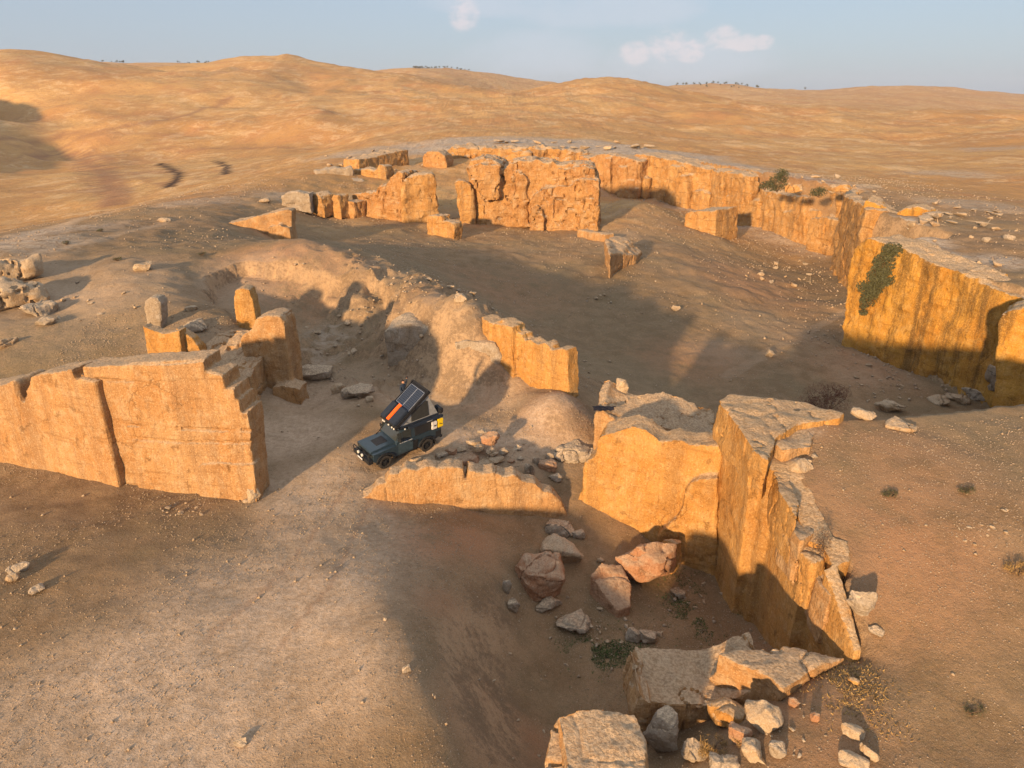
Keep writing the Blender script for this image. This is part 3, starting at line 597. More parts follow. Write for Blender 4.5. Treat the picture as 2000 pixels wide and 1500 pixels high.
for k, (p, z) in enumerate(zip(rim, (4.0, 3.4, 2.8, 2.2))):
    block(('long rim slab just below the plateau corner, first going towards the viewer', 'rim slab above the dark recess in the cliff, second going towards the viewer',
           'rounded rim slab past the dark recess, third going towards the viewer', 'pale rim slab at the top of the last cliff, fourth going towards the viewer')[k], p, z + .15, 2.4, ('wall_gold', 'wall_ochre')[k % 2], .10, .10, 63 + k, name='rim_slab', cat='rock slab')
# big cliff at the far right
Pe0, Pe1 = lo(1645, 673), lo(1893, 779)
Pe2 = Pe1 + (Pe1 - Pe0) * .55
wall('great golden cliff at the right edge with dark run-off streaks', Pe0, Pe2,
     [(1658,508),(1668,480),(1700,466),(1740,474),(1770,488),(1800,500),(1830,516),(1870,530),(1905,548),(1940,562),(1985,580),(2050,605),(2120,640)],
     [(1645,676),(1700,702),(1760,726),(1893,784),(2000,850),(2150,960)], 4.2, 'cliff_gold', .22, .22, 71, crease=.3)
b0 = lo(1893, 779) * .5 + Vector(Z(1893, 779, -5)) * .5
wall('golden buttress with a cracked boulder top, cut off by the right edge of the picture', Vector((39.5, 49.5, -5)), Vector((45.5, 44.5, -5)),
     [(1946,640),(1956,618),(1975,606),(2000,600),(2100,600)], [(1946,800),(2000,820),(2100,850)], 3.5, 'cliff_gold', .2, .16, 73)
wall('upper golden cliff behind the great cliff, with rounded slabs on its rim', Vector(D(1655,470,92)), Vector(D(1812,500,86)),
     [(1684,398),(1690,386),(1700,392),(1730,412),(1752,420),(1760,408),(1790,402),(1815,412)], [(1660,520),(1730,540),(1815,540)], 4, 'cliff_gold', .26, .22, 77,
     extra=None)
# far curved quarry wall, right to left
def piers(top, bot, n, seed, dmax=1.8, wmin=.06, wmax=.2):
    """irregular cut piers and ledges standing in front of a far face"""
    rnd = random.Random(seed); u0, u1 = top[0][0], top[-1][0]; out = []
    ty = lambda u: float(np.interp(u, [p[0] for p in top], [p[1] for p in top])); by = lambda u: float(np.interp(u, [p[0] for p in bot], [p[1] for p in bot]))
    for k in range(n):
        a = u0 + (u1 - u0) * rnd.random() * .9; b = min(a + (u1 - u0) * rnd.uniform(wmin, wmax), u1); m = (a + b) / 2; hgt = rnd.choice((.98, .97, .9, .75, .6, .45, .3)); T = ty(m); Bm = by(m); t_ = Bm - (Bm - T) * hgt
        out.append(([(a, t_ + rnd.uniform(-1, 1)), (m, t_ + rnd.uniform(-1, 1)), (b, t_ + rnd.uniform(-1, 2))], [(a, by(a)), (m, by(m)), (b, by(b))], rnd.uniform(.3, dmax), 2.5))
    return out
def fw(label, p0, p1, top, bot, th, mat='far_wall', vox=.33, rough=.26, seed=1, extra=None, n=9, **k):
    extra = (extra or []) + piers(top, bot, n, seed)
    return wall(label, p0 if isinstance(p0, Vector) else Vector(Z(*p0)), p1 if isinstance(p1, Vector) else Vector(Z(*p1)), top, bot, th, mat, vox, rough, seed, sink=1.2, extra=extra, **k)
fw('far quarry wall section with a cracked corner, next to the great cliff', (1600,482,-4.6), (1692,505,-4.6),
   [(1596,382),(1612,374),(1618,366),(1640,364),(1662,368),(1675,378),(1690,392)], [(1596,482),(1640,496),(1692,508)], 7, seed=81,
   extra=[([(1578,430),(1600,424),(1640,428)], [(1574,478),(1610,484),(1640,494)], 3.2, 4)])
fw('far quarry wall section with square pilasters below a dark green shrub', (1462,440,-4.2), (1604,484,-4.6),
   [(1462,384),(1478,378),(1484,366),(1500,372),(1520,376),(1545,378),(1552,386),(1570,380),(1600,388)], [(1462,446),(1530,470),(1604,488)], 7, seed=83,
   extra=[([(1492,378),(1512,374),(1516,380)], [(1492,462),(1502,464),(1516,468)], 1.3, 2), ([(1546,380),(1562,384),(1572,384)], [(1546,474),(1562,478),(1574,482)], 1.5, 2),
          ([(1460,392),(1475,390),(1480,392)], [(1460,448),(1470,450),(1480,452)], 1.2, 2)])
fw('tall sunlit far quarry wall with vertical pilasters and course lines', (1380,410,-3.4), (1470,440,-4.1),
   [(1376,338),(1400,330),(1430,334),(1452,338),(1462,344)], [(1378,416),(1420,430),(1468,444)], 8, seed=87,
   extra=[([(1390,334),(1412,334)], [(1392,424),(1412,430)], 1.5, 2), ([(1426,336),(1448,340)], [(1428,432),(1450,438)], 1.8, 2)])
fw('shaded far quarry wall under a bright rim, at the head of the quarry', (1226,372,-1.6), (1386,412,-3.4),
   [(1226,312),(1240,300),(1262,302),(1290,308),(1320,314),(1350,322),(1384,332)], [(1226,380),(1300,400),(1388,418)], 8, seed=89,
   extra=[([(1318,344),(1340,342)], [(1318,400),(1342,408)], 2.5, 4)])
fw('low dark-faced far wall right of the central block', Vector((14.5, 187.5, 0)), Vector((34, 172.5, 0)), [(1130,304),(1150,306),(1180,300),(1210,306),(1250,316)], [(1130,368),(1150,372),(1200,378),(1250,392)], 7, 'far_rough', seed=91)
fw('big wedge-shaped boulder leaning at the foot of the far wall', (1226,368,-1), (1264,376,-1.2), [(1228,330),(1240,320),(1252,318),(1262,340)], [(1228,372),(1245,378),(1264,380)], 4, 'far_wall', seed=92, name='boulder', cat='boulder')
# central block and pillars
Pg0, Pg1 = Vector(Z(905,438,-.2)), Vector(Z(1174,446,-.6))
wall('massive cracked central block of the far quarry, the largest rock in the middle distance', Pg0, Pg1,
     [(912,330),(918,316),(940,310),(960,312),(980,320),(985,330),(1000,316),(1040,312),(1080,316),(1090,322),(1120,320),(1160,322),(1166,336),(1171,345)],
     [(930,420),(950,436),(1000,436),(1080,440),(1140,448),(1172,440)], 9, 'far_rough', .26, .34, 93, sink=1.2, crease=1.0,
     extra=[([(1036,392),(1060,366),(1110,362),(1130,352),(1168,350),(1171,352)], [(1034,434),(1080,442),(1140,448),(1172,441)], 2.2, 3),
            ([(1090,330),(1130,326),(1164,330)], [(1092,366),(1130,372),(1166,370)], 1.2, 3), ([(1036,410),(1050,402),(1062,408)], [(1036,436),(1050,440),(1062,441)], 3.2, 3),
            ([(1000,340),(1016,334),(1030,345)], [(1002,420),(1016,430),(1030,430)], .9, 3), ([(1140,352),(1156,350),(1170,354)], [(1132,446),(1150,448),(1170,442)], 3.2, 3),
            ([(914,330),(940,318),(975,322)], [(925,360),(945,395),(975,390)], 1.8, 4)])
wall('narrow pillar just left of the massive central block', Vector(Z(888,438,0)), Vector(Z(950,440,-.2)), [(888,358),(894,352),(906,352),(920,362),(926,372)], [(900,434),(920,438),(930,438)], 3, 'far_wall', .25, .2, 95, sink=1.2, name='rock_pillar', cat='rock pillar')
wall('short stub pillar between the narrow pillar and the central block', Vector(Z(928,438,-.2)), Vector(Z(950,439,-.2)), [(926,400),(935,396),(946,402)], [(928,438),(938,440),(950,440)], 2, 'far_wall', .25, .2, 96, sink=1.2, name='rock_pillar', cat='rock pillar')
wall('small pointed stone at the foot of the cracked central block', Vector(Z(962,438,-.3)), Vector(Z(992,438,-.3)), [(963,400),(970,394),(978,400),(984,420),(996,426)], [(962,438),(980,440),(998,438)], 2, 'far_wall', .25, .2, 97, sink=1.2, name='rock_pillar', cat='rock pillar')
wall('tall square pillar on the left of the far quarry, highest of the left group', Vector(Z(782,430,1.2)), Vector(Z(862,436,.4)), [(783,362),(790,352),(802,343),(822,341),(845,340),(850,350)], [(785,424),(815,434),(862,442)], 4, 'far_wall', .28, .3, 98, sink=1.2, name='rock_pillar', cat='rock pillar')
wall('stepped rock stump at the foot of the tall square pillar', Vector(Z(832,462,-.1)), Vector(Z(888,470,-.2)), [(833,430),(836,422),(850,420),(862,422),(864,434),(872,432),(884,436),(887,445)], [(834,456),(860,464),(888,470)], 2.2, 'far_wall', .22, .18, 99, sink=1.2, name='rock_stump', cat='rock stump')
wall('rough stepped wall left of the tall square pillar', Vector(Z(684,416,1.6)), Vector(Z(786,428,1.2)),
     [(684,392),(688,380),(714,378),(732,376),(740,364),(754,362),(760,345),(778,336),(786,338)], [(684,416),(720,420),(786,430)], 5, 'far_rough',   .26, .3, 101, sink=1.2, crease=1.1)
# triangular wall on the slope
wall('ochre wedge-shaped wall emerging from the left slope, with a broken dark end', Vector(Z(445,438,4.9)), Vector(Z(574,482,1.9)),
     [(442,436),(480,428),(520,416),(552,410),(562,408),(570,412)], [(442,440),(490,446),(525,458),(574,484)], 2.2, 'wall_ochre', .18, .14, 103,
     extra=[([(522,444),(545,438),(556,444),(566,446)], [(522,462),(545,472),(572,482)], 1.1, 1.5)])
# wedge and cube in the bowl
wall('flat-topped square block half buried in the bowl below the far wall', Vector(Z(1336,454,-2.6)), Vector(Z(1398,470,-3.2)),
     [(1336,416),(1352,412),(1375,412),(1398,411)], [(1336,456),(1370,465),(1398,472)], 7.5, 'far_wall', .24, .14, 107, name='rock_block', cat='rock block')
block('wedge-shaped boulder with a sloping pale top in the middle of the bowl', [(1180,470),(1186,462),(1206,458),(1228,466),(1256,490),(1244,500),(1212,496),(1190,498)], (2.1, 2.4, 2.3, 2.0, .3, .3, 1.1, 1.9), 3.2, 'wall_ochre', .2, .16, 109, name='boulder', cat='boulder', taper=.8)
wall('low curb of rock leading down to the wedge-shaped boulder', Vector(Z(1128,462,-.4)), Vector(Z(1186,478,-.5)), [(1128,448),(1145,452),(1165,456),(1182,458)], [(1128,468),(1140,476),(1184,478)], 1.8, 'wall_ochre', .2, .14, 111)
# low ruins left of the far quarry
ru = [('pale rubble course at the left end of the low ruined walls', (545,392,4.6), (608,404,3.6), [(548,382),(560,376),(585,374),(606,378)], [(548,396),(580,402),(608,406)], 3, 'grey_rock'),
      ('low wall with a rounded head in the row of ruins', (602,402,3.4), (632,412,2.8), [(600,388),(604,378),(616,376),(626,384),(630,398)], [(602,406),(618,412),(632,414)], 3, 'far_wall'),
      ('low pointed wall in the row of ruins, left of the rough stepped wall', (632,408,2.7), (664,416,2.3), [(632,396),(644,390),(650,380),(658,382),(662,394)], [(632,410),(650,416),(664,418)], 2.5, 'far_wall'),
      ('low rounded rock beside the rough stepped wall', (662,412,2.2), (692,420,1.8), [(664,400),(672,394),(690,393)], [(664,414),(680,420),(692,422)], 3, 'far_rough'),
      ('longest of the thin pale ruined walls at the top left of the quarry', (615,338,5.2), (690,332,5.6), [(615,334),(640,330),(672,328),(688,326)], [(615,338),(650,340),(690,342)], 3, 'grey_rock'),
      ('short ruined wall with one upright corner at the top left of the quarry', (690,342,4.2), (752,348,4.0), [(690,330),(715,330),(732,332),(738,322),(750,324),(753,336)], [(690,344),(720,348),(755,350)], 3, 'far_wall'),
      ('crooked low wall below the thin pale ruined wall', (665,340,4.4), (696,362,3.2), [(665,340),(676,346),(690,352)], [(668,350),(680,358),(696,364)], 2.5, 'grey_rock'),
      ('long low wall with pale tops at the upper left rim of the quarry', (700,326,5.4), (800,322,4.6), [(700,312),(722,308),(745,302),(770,296),(798,292)], [(700,326),(750,328),(800,324)], 5, 'far_wall'),
      ('ochre boulder-like block beside the upper left rim wall', (826,318,5.2), (872,324,4.6), [(826,304),(836,296),(856,296),(868,304),(872,316)], [(826,320),(850,322),(872,326)], 5, 'far_rough')]
for k, (lab, p0, p1, tp, bt, th, mt) in enumerate(ru):
    wall(lab, Vector(Z(*p0)), Vector(Z(*p1)), tp, bt, th, mt, .3, .22, 121 + k, sink=1.0, name='ruined_stonework', cat='ruined wall')
fw('long golden back wall behind the massive central block', Vector(D(868,318,196)), Vector(D(1170,320,190)),
   [(868,296),(880,288),(900,286),(940,290),(960,288),(975,290),(1000,288),(1030,290),(1060,288),(1100,294),(1140,298),(1170,302)], [(868,322),(1000,326),(1170,330)], 9, 'far_wall', .5, .5, 141, crease=.8)
# foreground blocks
wall('long foreground rock slab with a rough fissured top, right of the dark hollow', Vector(Z(1255,1400,-1.2)), Vector(Z(1510,1392,-1.0)),
     [(1262,1368),(1300,1374),(1350,1376),(1400,1378),(1440,1366),(1470,1350),(1510,1340)], [(1240,1420),(1300,1428),(1400,1424),(1510,1400)], 2.7, 'wall_ochre', .08, .10, 151, lean=.15, crease=1.0, name='rock_block',
     extra=[([(1250,1345),(1262,1368),(1275,1374)], [(1232,1400),(1250,1412),(1268,1420)], .3, 2.0)], cat='rock block')
block('rounded slab leading from the foreground rock to the foot of the last cliff', [(1400,1275),(1440,1266),(1500,1264),(1530,1258),(1570,1268),(1650,1284),(1600,1300),(1560,1330),(1530,1345),(1500,1320),(1450,1300)], 1.0, 1.6, 'wall_ochre', .08, .10, 153, crease=.9)
block('broken grey and ochre block at the bottom edge, layered like steps on its left', [(1088,1398),(1130,1382),(1180,1380),(1238,1390),(1262,1440),(1262,1600),(1120,1620)], (1.6, 1.7, 1.7, 1.6, 1.4, 1.2, 1.2), 5.0, 'wall_ochre', .07, .15, 158, crease=.4, taper=1.25)

block('leaning ochre layer on the left flank of the broken block at the bottom edge', [(1066,1490),(1078,1424),(1096,1398),(1132,1470),(1128,1580),(1058,1580)], (.7, .9, 1.0, 1.0, .8, .6), 4.5, 'wall_ochre', .08, .10, 157, crease=1.0)

block('thin pointed slab lying on the pit slope below the big reddish boulder', [(1150,1122),(1172,1100),(1214,1104),(1234,1140),(1232,1184),(1206,1194)], (-2.5, -2.3, -2.6, -3.0, -3.5, -3.6), 1.0, 'red_rock', .09, .08, 159, name='boulder', cat='boulder')

block('rough ochre outcrop joining the standing stone to the square-topped pillar block', [(398,668),(430,646),(470,640),(503,650),(512,690),(492,735),(450,742),(412,722)], (3.6, 3.9, 3.9, 3.8, 3.3, 2.6, 2.4, 2.8), 2.5, 'wall_ochre', .13, .2, 161, name='rock_outcrop', cat='rock outcrop', taper=1.15)
# ------------------------------------------------------------------ boulders and stones
def stone_mesh(name, dims, seed, vox, rough, npts=16, box=.5):
    rnd = random.Random(seed); pts = []
    for k in range(npts):
        v = Vector([rnd.gauss(0, 1) for _ in range(3)]).normalized()
        m = max(abs(c) for c in v); v = v * (1 - box + box / m)
        pts.append(Vector((v.x * dims[0] / 2, v.y * dims[1] / 2, v.z * dims[2] / 2)) * rnd.uniform(.86, 1.05))
    bm = bmesh.new(); hull_bm(bm, pts); return bm
def boulder(label, u, v, wpx, hpx, mat='stone', seed=1, name='boulder', cat='boulder', group=None, depth=.8, lift=0, rot=None, npts=18, box=.55, z=None, tiltx=0):
    p = gp(u, v) if z is None else at_z(u, v, z); dist = (p - Vector((0, 0, CAMZ))).length
    W = wpx * dist / F; H = max(hpx * dist / F * 1.02, W * .25); Dp = W * depth
    H = max(.3 * W, H - Dp * .35)
    bm = stone_mesh(name, (W * 1.06, Dp, H * 1.35), seed, 0, 0, npts, box)
    dirh = Vector((p.x, p.y, 0)).normalized(); c = p + dirh * Dp * .35; zz = p.z + H * .5 + lift
    rz = math.atan2(-dirh.x, dirh.y) + (rot or 0)
    for vv in bm.verts: vv.co = Matrix.Rotation(rz, 3, 'Z') @ (Matrix.Rotation(tiltx, 3, 'Y') @ vv.co) + Vector((c.x, c.y, zz))
    o = finish_rock(name, bm, M[mat], max(W / 30, .03), W * .05, seed * 3 + 5, 1.0, origin=(c.x, c.y, zz - H / 2), bigf=1.6 / max(W, .3))
    return tag(o, label, cat, group)
B = boulder
B('round cream boulder alone on the left hillside, with a long shadow', 283, 531, 33, 22, 'stone', 201)
B('small squarish boulder high on the left slope, above the round cream one', 323, 434, 22, 11, 'stone', 202)
B('long tilted grey block on the slope at the left edge of the picture', 82, 616, 48, 26, 'grey_rock', 203, box=.9)
B('grey boulder just below the long tilted block at the left edge', 92, 638, 32, 20, 'grey_rock', 204)
B('pale boulder at the left edge, right under the ochre outcrop', 26, 564, 24, 12, 'grey_rock', 205)
B('cream slab lying in front of the left terrace, cut by the picture edge', 14, 678, 36, 18, 'stone', 206, box=.8)
B('flat golden stone on the mound between the stump and the standing stone', 376, 608, 24, 15, 'stone', 207)
B('dark hollowed boulder on the left mound behind the fins', 384, 650, 50, 28, 'grey_rock', 208)
B('smooth grey flat-topped boulder right of the square pillar block', 612, 748, 74, 42, 'grey_rock', 209)
B('large flat pale boulder behind the vehicle, flanked by a smaller cube-shaped one', 700, 778, 60, 36, 'grey_rock', 210, box=.7)
B('cube-shaped boulder leaning against the large flat pale one', 661, 768, 26, 22, 'stone', 211, box=.9)
B('little orange stone between the large flat boulder and the vehicle', 723, 786, 16, 15, 'stone', 212)
B('pointed orange boulder on the crest above the jagged ridge wall', 900, 592, 28, 22, 'stone', 213)
B('small pale stone left of the pointed one on the ridge crest', 880, 563, 16, 9, 'stone', 214)
B('small elongated stone right of the pointed one on the ridge crest', 924, 577, 18, 9, 'stone', 215)
B('white square stone further left along the ridge crest', 838, 549, 16, 9, 'grey_rock', 216)
B('lone boulder in the bowl, right of the middle, with a shadow', 1320, 607, 18, 13, 'stone', 217)
B('lone boulder beside the track in the bowl, nearer the viewer', 1502, 699, 20, 17, 'stone', 218)
B('reddish boulder standing on the edge above the flat-topped block', 1213, 775, 26, 36, 'stone', 219, z=2.2)
B('cream boulder on the north edge of the right plateau, largest of the row', 1756, 842, 50, 26, 'stone', 220)
B('low golden boulder beside the end of the rim slab', 1682, 820, 44, 14, 'stone', 221)
B('long golden boulder behind the cream one on the plateau edge', 1738, 806, 52, 16, 'stone', 222)
B('rounded golden boulder at the plateau edge in front of the great cliff, left one', 1831, 791, 36, 18, 'stone', 223)
B('rounded golden boulder at the plateau edge in front of the great cliff, right one', 1868, 788, 40, 16, 'stone', 224)
B('stepped grey rock under the golden buttress at the right edge', 1985, 780, 100, 60, 'grey_rock', 225, box=.9, depth=.7)
B('flat grey stones at the plateau edge left of the stepped grey rock', 1912, 785, 56, 10, 'grey_rock', 226)
B('lumpy cream boulder near the plateau corner, two lobes', 1553, 926, 54, 36, 'stone', 227)
B('white boulder near the last cliff slab with a shadow behind it', 1676, 1208, 44, 60, 'grey_rock', 228, depth=.8, z=1.95)
B('small crumbled pale rock right of the white boulder', 1708, 1242, 28, 20, 'grey_rock', 229)
B('small white stone above the lumpy cream boulder', 1590, 896, 14, 10, 'grey_rock', 230)
# pit
B('big angular reddish boulder at the foot of the golden slab wall', 1250, 1150, 116, 96, 'red_rock', 231, box=.5, depth=.7)
B('tall boulder wedged between the reddish one and the golden slab wall', 1305, 1125, 42, 72, 'wall_gold', 232, depth=.7)
B('angular reddish boulder with a pale left flank on the pit slope', 1052, 1170, 96, 84, 'red_rock', 233, box=.7, depth=.8)
B('long tilted boulder with a golden side, above the angular reddish one', 1096, 1105, 84, 52, 'stone', 234, depth=.5, box=.8, tiltx=.45)
B('square grey block on top of the pit slope below the low wall', 1092, 1046, 58, 34, 'grey_rock', 235, box=.95)
B('smaller grey stone right of the square grey block', 1130, 1054, 26, 22, 'grey_rock', 236)
B('grey boulder alone in the shaded hollow', 1122, 1240, 68, 40, 'grey_rock', 238)
B('narrow pale stone left of the angular reddish boulder', 990, 1160, 18, 30, 'grey_rock', 239)
B('grey and white stone below the angular reddish boulder', 1003, 1197, 26, 30, 'grey_rock', 240)
B('flat grey slab right of the grey and white stone', 1068, 1198, 56, 22, 'grey_rock', 241)
B('left of two grey stones beside the long foreground slab', 1236, 1255, 30, 28, 'grey_rock', 242)
B('right of two grey stones beside the long foreground slab', 1262, 1260, 34, 28, 'grey_rock', 243)
B('flat stone at the foot of the tall cliff edge in the pit', 1322, 1168, 30, 14, 'grey_rock', 244)
B('small golden stone above the pointed slab', 1172, 1100, 16, 12, 'stone', 245)
B('boulder at the lower right corner of the big ochre wall', 498, 982, 27, 34, 'stone', 246)
B('small stone leaning on the boulder at the corner of the big ochre wall', 484, 984, 16, 11, 'stone', 247)
# foreground right
B('large rounded ochre boulder on the end of the long foreground slab', 1435, 1372, 92, 66, 'wall_ochre', 248, lift=.25)
B('grey slab boulder behind the large rounded ochre one', 1478, 1325, 56, 28, 'grey_rock', 249, lift=.2)
B('lumpy golden boulder in front of the long foreground slab', 1412, 1420, 66, 50, 'wall_gold', 250)
B('cream boulder with a grey top beside the lumpy golden one', 1484, 1430, 64, 56, 'stone', 251)
B('brown rounded stone under the lumpy golden boulder', 1440, 1460, 40, 46, 'red_rock', 252)
B('squarish pale stone near the bottom edge of the picture', 1474, 1494, 48, 42, 'stone', 253)
B('grey stone right of the squarish pale one at the bottom edge', 1516, 1484, 30, 32, 'grey_rock', 254)
B('rounded pinkish stone on the bare ground, bottom right', 1663, 1440, 38, 26, 'stone', 255)
B('pale boulder cut by the bottom edge, right of the middle', 1664, 1502, 44, 28, 'stone', 256)
B('thin finger-shaped stone beside the pale boulder at the bottom edge', 1690, 1482, 34, 24, 'stone', 257, depth=.3, tiltx=.6)
B('grey boulder between the stepped block and the long foreground slab', 1285, 1480, 60, 90, 'grey_rock', 258)
B('flat grey stone at the bottom edge under the lumpy golden boulder', 1410, 1512, 50, 34, 'grey_rock', 259)
B('grey stone in the gap between the two foreground blocks', 1356, 1492, 44, 44, 'grey_rock', 260)
B('tiny orange stone on the ground right of the rounded slab', 1667, 1336, 19, 9, 'wall_gold', 261)
B('orange stone near the cream boulder with a grey top, upper one', 1548, 1382, 18, 17, 'red_rock', 262)
B('orange stone near the cream boulder with a grey top, lower one', 1588, 1410, 18, 18, 'red_rock', 263)
B('dark grey log-shaped stone far left in the foreground', 40, 1118, 34, 16, 'grey_rock', 264, depth=.5)
B('yellowish stone touching the dark grey log-shaped one', 26, 1138, 22, 18, 'stone', 265)
B('row of white stones left in the foreground, below the log-shaped stone', 72, 1160, 26, 8, 'grey_rock', 266)
B('lone pale stone on the bright foreground rise', 795, 1316, 18, 18, 'grey_rock', 267)
B('flat white stone at the bottom centre of the foreground', 472, 1462, 24, 18, 'grey_rock', 268)
B('rock slab sunk in the slope left of the flat-topped block, beyond the low wall', 1120, 905, 84, 30, 'grey_rock', 269)
B('crumbling ochre outcrop at the left edge above the terrace', 10, 556, 120, 18, 'stone', 270, box=.6, depth=.4)
B('low ochre outcrop at the left edge behind the pale boulder', -10, 612, 150, 20, 'stone', 271, box=.6, depth=.4)
B('boulder at the left rim of the ruined rows, beside the track', 516, 396, 22, 12, 'stone', 272)
B('rounded boulder on top of the far wall beside the green shrub', 1549, 376, 30, 20, 'far_wall', 273, z=7.0)
B('rounded boulder on the far wall right of the square pilasters', 1640, 375, 34, 14, 'far_wall', 274, z=7.2)
# boulder pile by the low wall
rnd = random.Random(5)
PL = ['cream stone at the left tip of the rubble heap behind the low wall', 'long cream stone second from the left in the rubble heap', 'grey stone third from the left in the rubble heap', 'reddish stone at the back left of the rubble heap', 'cream stone high on the back slope of the rubble heap', 'cream stone beside the topmost one of the rubble heap', 'orange stone on the very top of the rubble heap', 'largest cream boulder of the rubble heap, right under the orange top stone', 'cream stone left of the largest boulder in the heap', 'pale stone below the largest boulder in the heap', 'grey stone at the right end of the rubble heap', 'long flat grey stone in front of the rubble heap, against the low wall', 'pale stone in the middle of the front row of the heap', 'reddish brown stone in the front row at the right of the heap', 'grey stone in the front row at the left of the heap', 'smallest stone at the right foot of the rubble heap']
GL = ['tall narrow grey stone left of the group in the shade of the low wall', 'small grey stone at the back left of the shaded group', 'widest pale stone of the group in the shade of the low wall', 'small pointed stone behind the widest pale one in the shade', 'brown stone in front right of the widest pale one in the shade', 'little grey stone nearest the low wall in the shaded group', 'grey stone lying between the rubble heap and the shaded group, upper one', 'reddish stone lying between the rubble heap and the shaded group, lower one']
pile = [(812,905,26,14,0),(838,902,26,14,0),(862,896,28,14,0),(880,890,26,16,.0),(900,884,24,14,.0),(925,880,28,18,.3),(942,872,22,14,.8),(958,884,38,32,.45),(934,893,26,18,.35),(962,898,26,20,.2),
        (985,894,20,20,.1),(915,910,44,18,0),(945,912,30,16,0),(968,910,40,18,0),(890,905,24,14,0),(998,906,16,12,0)]
for k, (u, v, wp, hp, lf) in enumerate(pile):
    B(PL[k], u, v, wp, hp, ('stone', 'stone', 'grey_rock', 'red_rock')[k % 4], 300 + k, name='rubble_stone', cat='stone', group='stones heaped behind the low wall', lift=lf)
for k, (u, v, wp, hp) in enumerate([(1034,934,20,30),(1045,908,18,18),(1068,920,40,26),(1074,902,18,20),(1083,942,28,20),(1048,950,16,16),(1010,880,22,14),(1016,900,14,10)]):
    B(GL[k], u, v, wp, hp, ('grey_rock', 'grey_rock', 'red_rock')[k % 3], 330 + k, name='rubble_stone', cat='stone', group='grey stones in the shade of the low wall')

# small stones: a few shapes, copied one by one
protos = []
for k in range(9):
    bm = stone_mesh('stone', (1, .8, .62), 400 + k, 0, 0, 13, .5)
    bmesh.ops.bevel(bm, geom=bm.edges[:], offset=.05, segments=1, affect='EDGES')
    bmesh.ops.triangulate(bm, faces=bm.faces); bmesh.ops.subdivide_edges(bm, edges=bm.edges, cuts=1)
    for v_ in bm.verts:
        q_ = np.array([v_.co]); v_.co *= 1 + float(fbm(q_ * 3, 400 + k, 3)[0]) * .16
    pm = bpy.data.meshes.new('stone'); bm.to_mesh(pm); bm.free()
    pm.materials.append(M[('stone', 'stone', 'grey_rock')[k % 3]]); protos.append(pm)
def strew(label, group, u, v, ru, rv, n, s0, s1, seed, cat='stone', name='loose_stone', flat=1):
    rnd = random.Random(seed)
    for k in range(n):
        a = rnd.uniform(0, 6.283); q_ = math.sqrt(rnd.random()) ; p = gp(u + ru * q_ * math.cos(a), v + rv * q_ * math.sin(a))
        dist = (p - Vector((0, 0, CAMZ))).length; s = (s0 + (s1 - s0) * rnd.random() ** 2.2) * dist / F
        o = bpy.data.objects.new(name, rnd.choice(protos)); COL.objects.link(o); o.location = (p.x, p.y, p.z + s * .15)
        o.scale = (s, s * rnd.uniform(.7, 1.1), s * flat * rnd.uniform(.7, 1.1)); o.rotation_euler = (rnd.uniform(-.4, .4) * flat, rnd.uniform(-.4, .4) * flat, rnd.uniform(0, 6.28)); tag(o, label, cat, group)
S_ = [('little cream stone in the loose line at the foot of the big ochre left wall', 'stones along the foot of the left wall', 350, 1000, 48, 18, 24, 5, 15),
 ('little stone at the foot of the cliff edge in the pit, among green weeds', 'stones at the foot of the pit cliff', 1370, 1160, 55, 50, 20, 6, 14),
 ('grey stone scattered on the pit floor near the long foreground slab', 'stones on the pit floor', 1210, 1225, 90, 40, 18, 6, 16),
 ('small stone strewn on the stony plateau at the far right', 'stones strewn on the right plateau', 1930, 1030, 75, 45, 20, 5, 12),
 ('white stone in the pale rubble at the foot of the great cliff', 'rubble at the foot of the great cliff', 1740, 745, 80, 45, 22, 5, 13),
 ('stone in the small cluster out in the bowl behind the ridge', 'cluster of stones in the bowl', 1172, 585, 30, 10, 12, 4, 12),
 ('small pale stone scattered over the brown floor of the bowl', 'stones scattered over the bowl floor', 1330, 540, 170, 90, 16, 4, 8),
 ('stone of the rubble strip below the far wall', 'rubble strip below the far wall', 1540, 535, 70, 28, 20, 6, 16),
 ('cream stone beside the foreground slab on the bare right-hand ground', 'stones beside the foreground slab', 1570, 1420, 90, 60, 16, 5, 13),
 ('pebble on the shaded slope of the hollow in the foreground', 'pebbles in the shaded hollow', 1040, 1330, 110, 110, 10, 5, 10),
 ('pale stone on the dug bank behind the vehicle', 'stones on the dug bank', 700, 660, 130, 60, 40, 5, 18),
 ('stone on the slope left of the dug bank', 'stones on the left slope', 180, 610, 170, 60, 18, 5, 14),
 ('pebble on the bright foreground rise', 'pebbles on the foreground rise', 700, 1280, 190, 150, 10, 5, 10),
 ('rock fragment on the pale stone pavement above the far wall', 'fragments above the far wall', 1620, 365, 130, 22, 20, 6, 18),
 ('rock fragment along the rim of the upper right plateau', 'fragments on the upper right plateau', 1880, 440, 110, 50, 18, 7, 24),
 ('pale rock along the rim of the great cliff', 'rocks along the rim of the great cliff', 1850, 520, 110, 18, 16, 10, 34)]
for k, a in enumerate(S_): strew(*a, 500 + k)
RL = ['first pale stone of the line along the plateau rim, counted from the corner', 'second pale stone of the line along the plateau rim', 'third pale stone of the line along the plateau rim', 'pale stone above the top of the dark recess', 'largest pale stone of the rim line, beside the dark recess', 'pale stone just past the dark recess on the rim', 'smallest pale stone, nearest the viewer in the rim line', 'pale stone tucked behind the start of the rim line']
strew('flat pale ledge stone on the rock pavement behind the central block', 'flat ledge stones behind the central block', 1090, 287, 200, 9, 22, 10, 34, 601, name='ledge_stone', flat=.45)
strew('pale broken stone among the ruined rows at the upper left', 'broken stones among the ruined rows', 720, 318, 110, 22, 22, 6, 20, 602, name='broken_stone', flat=.7)
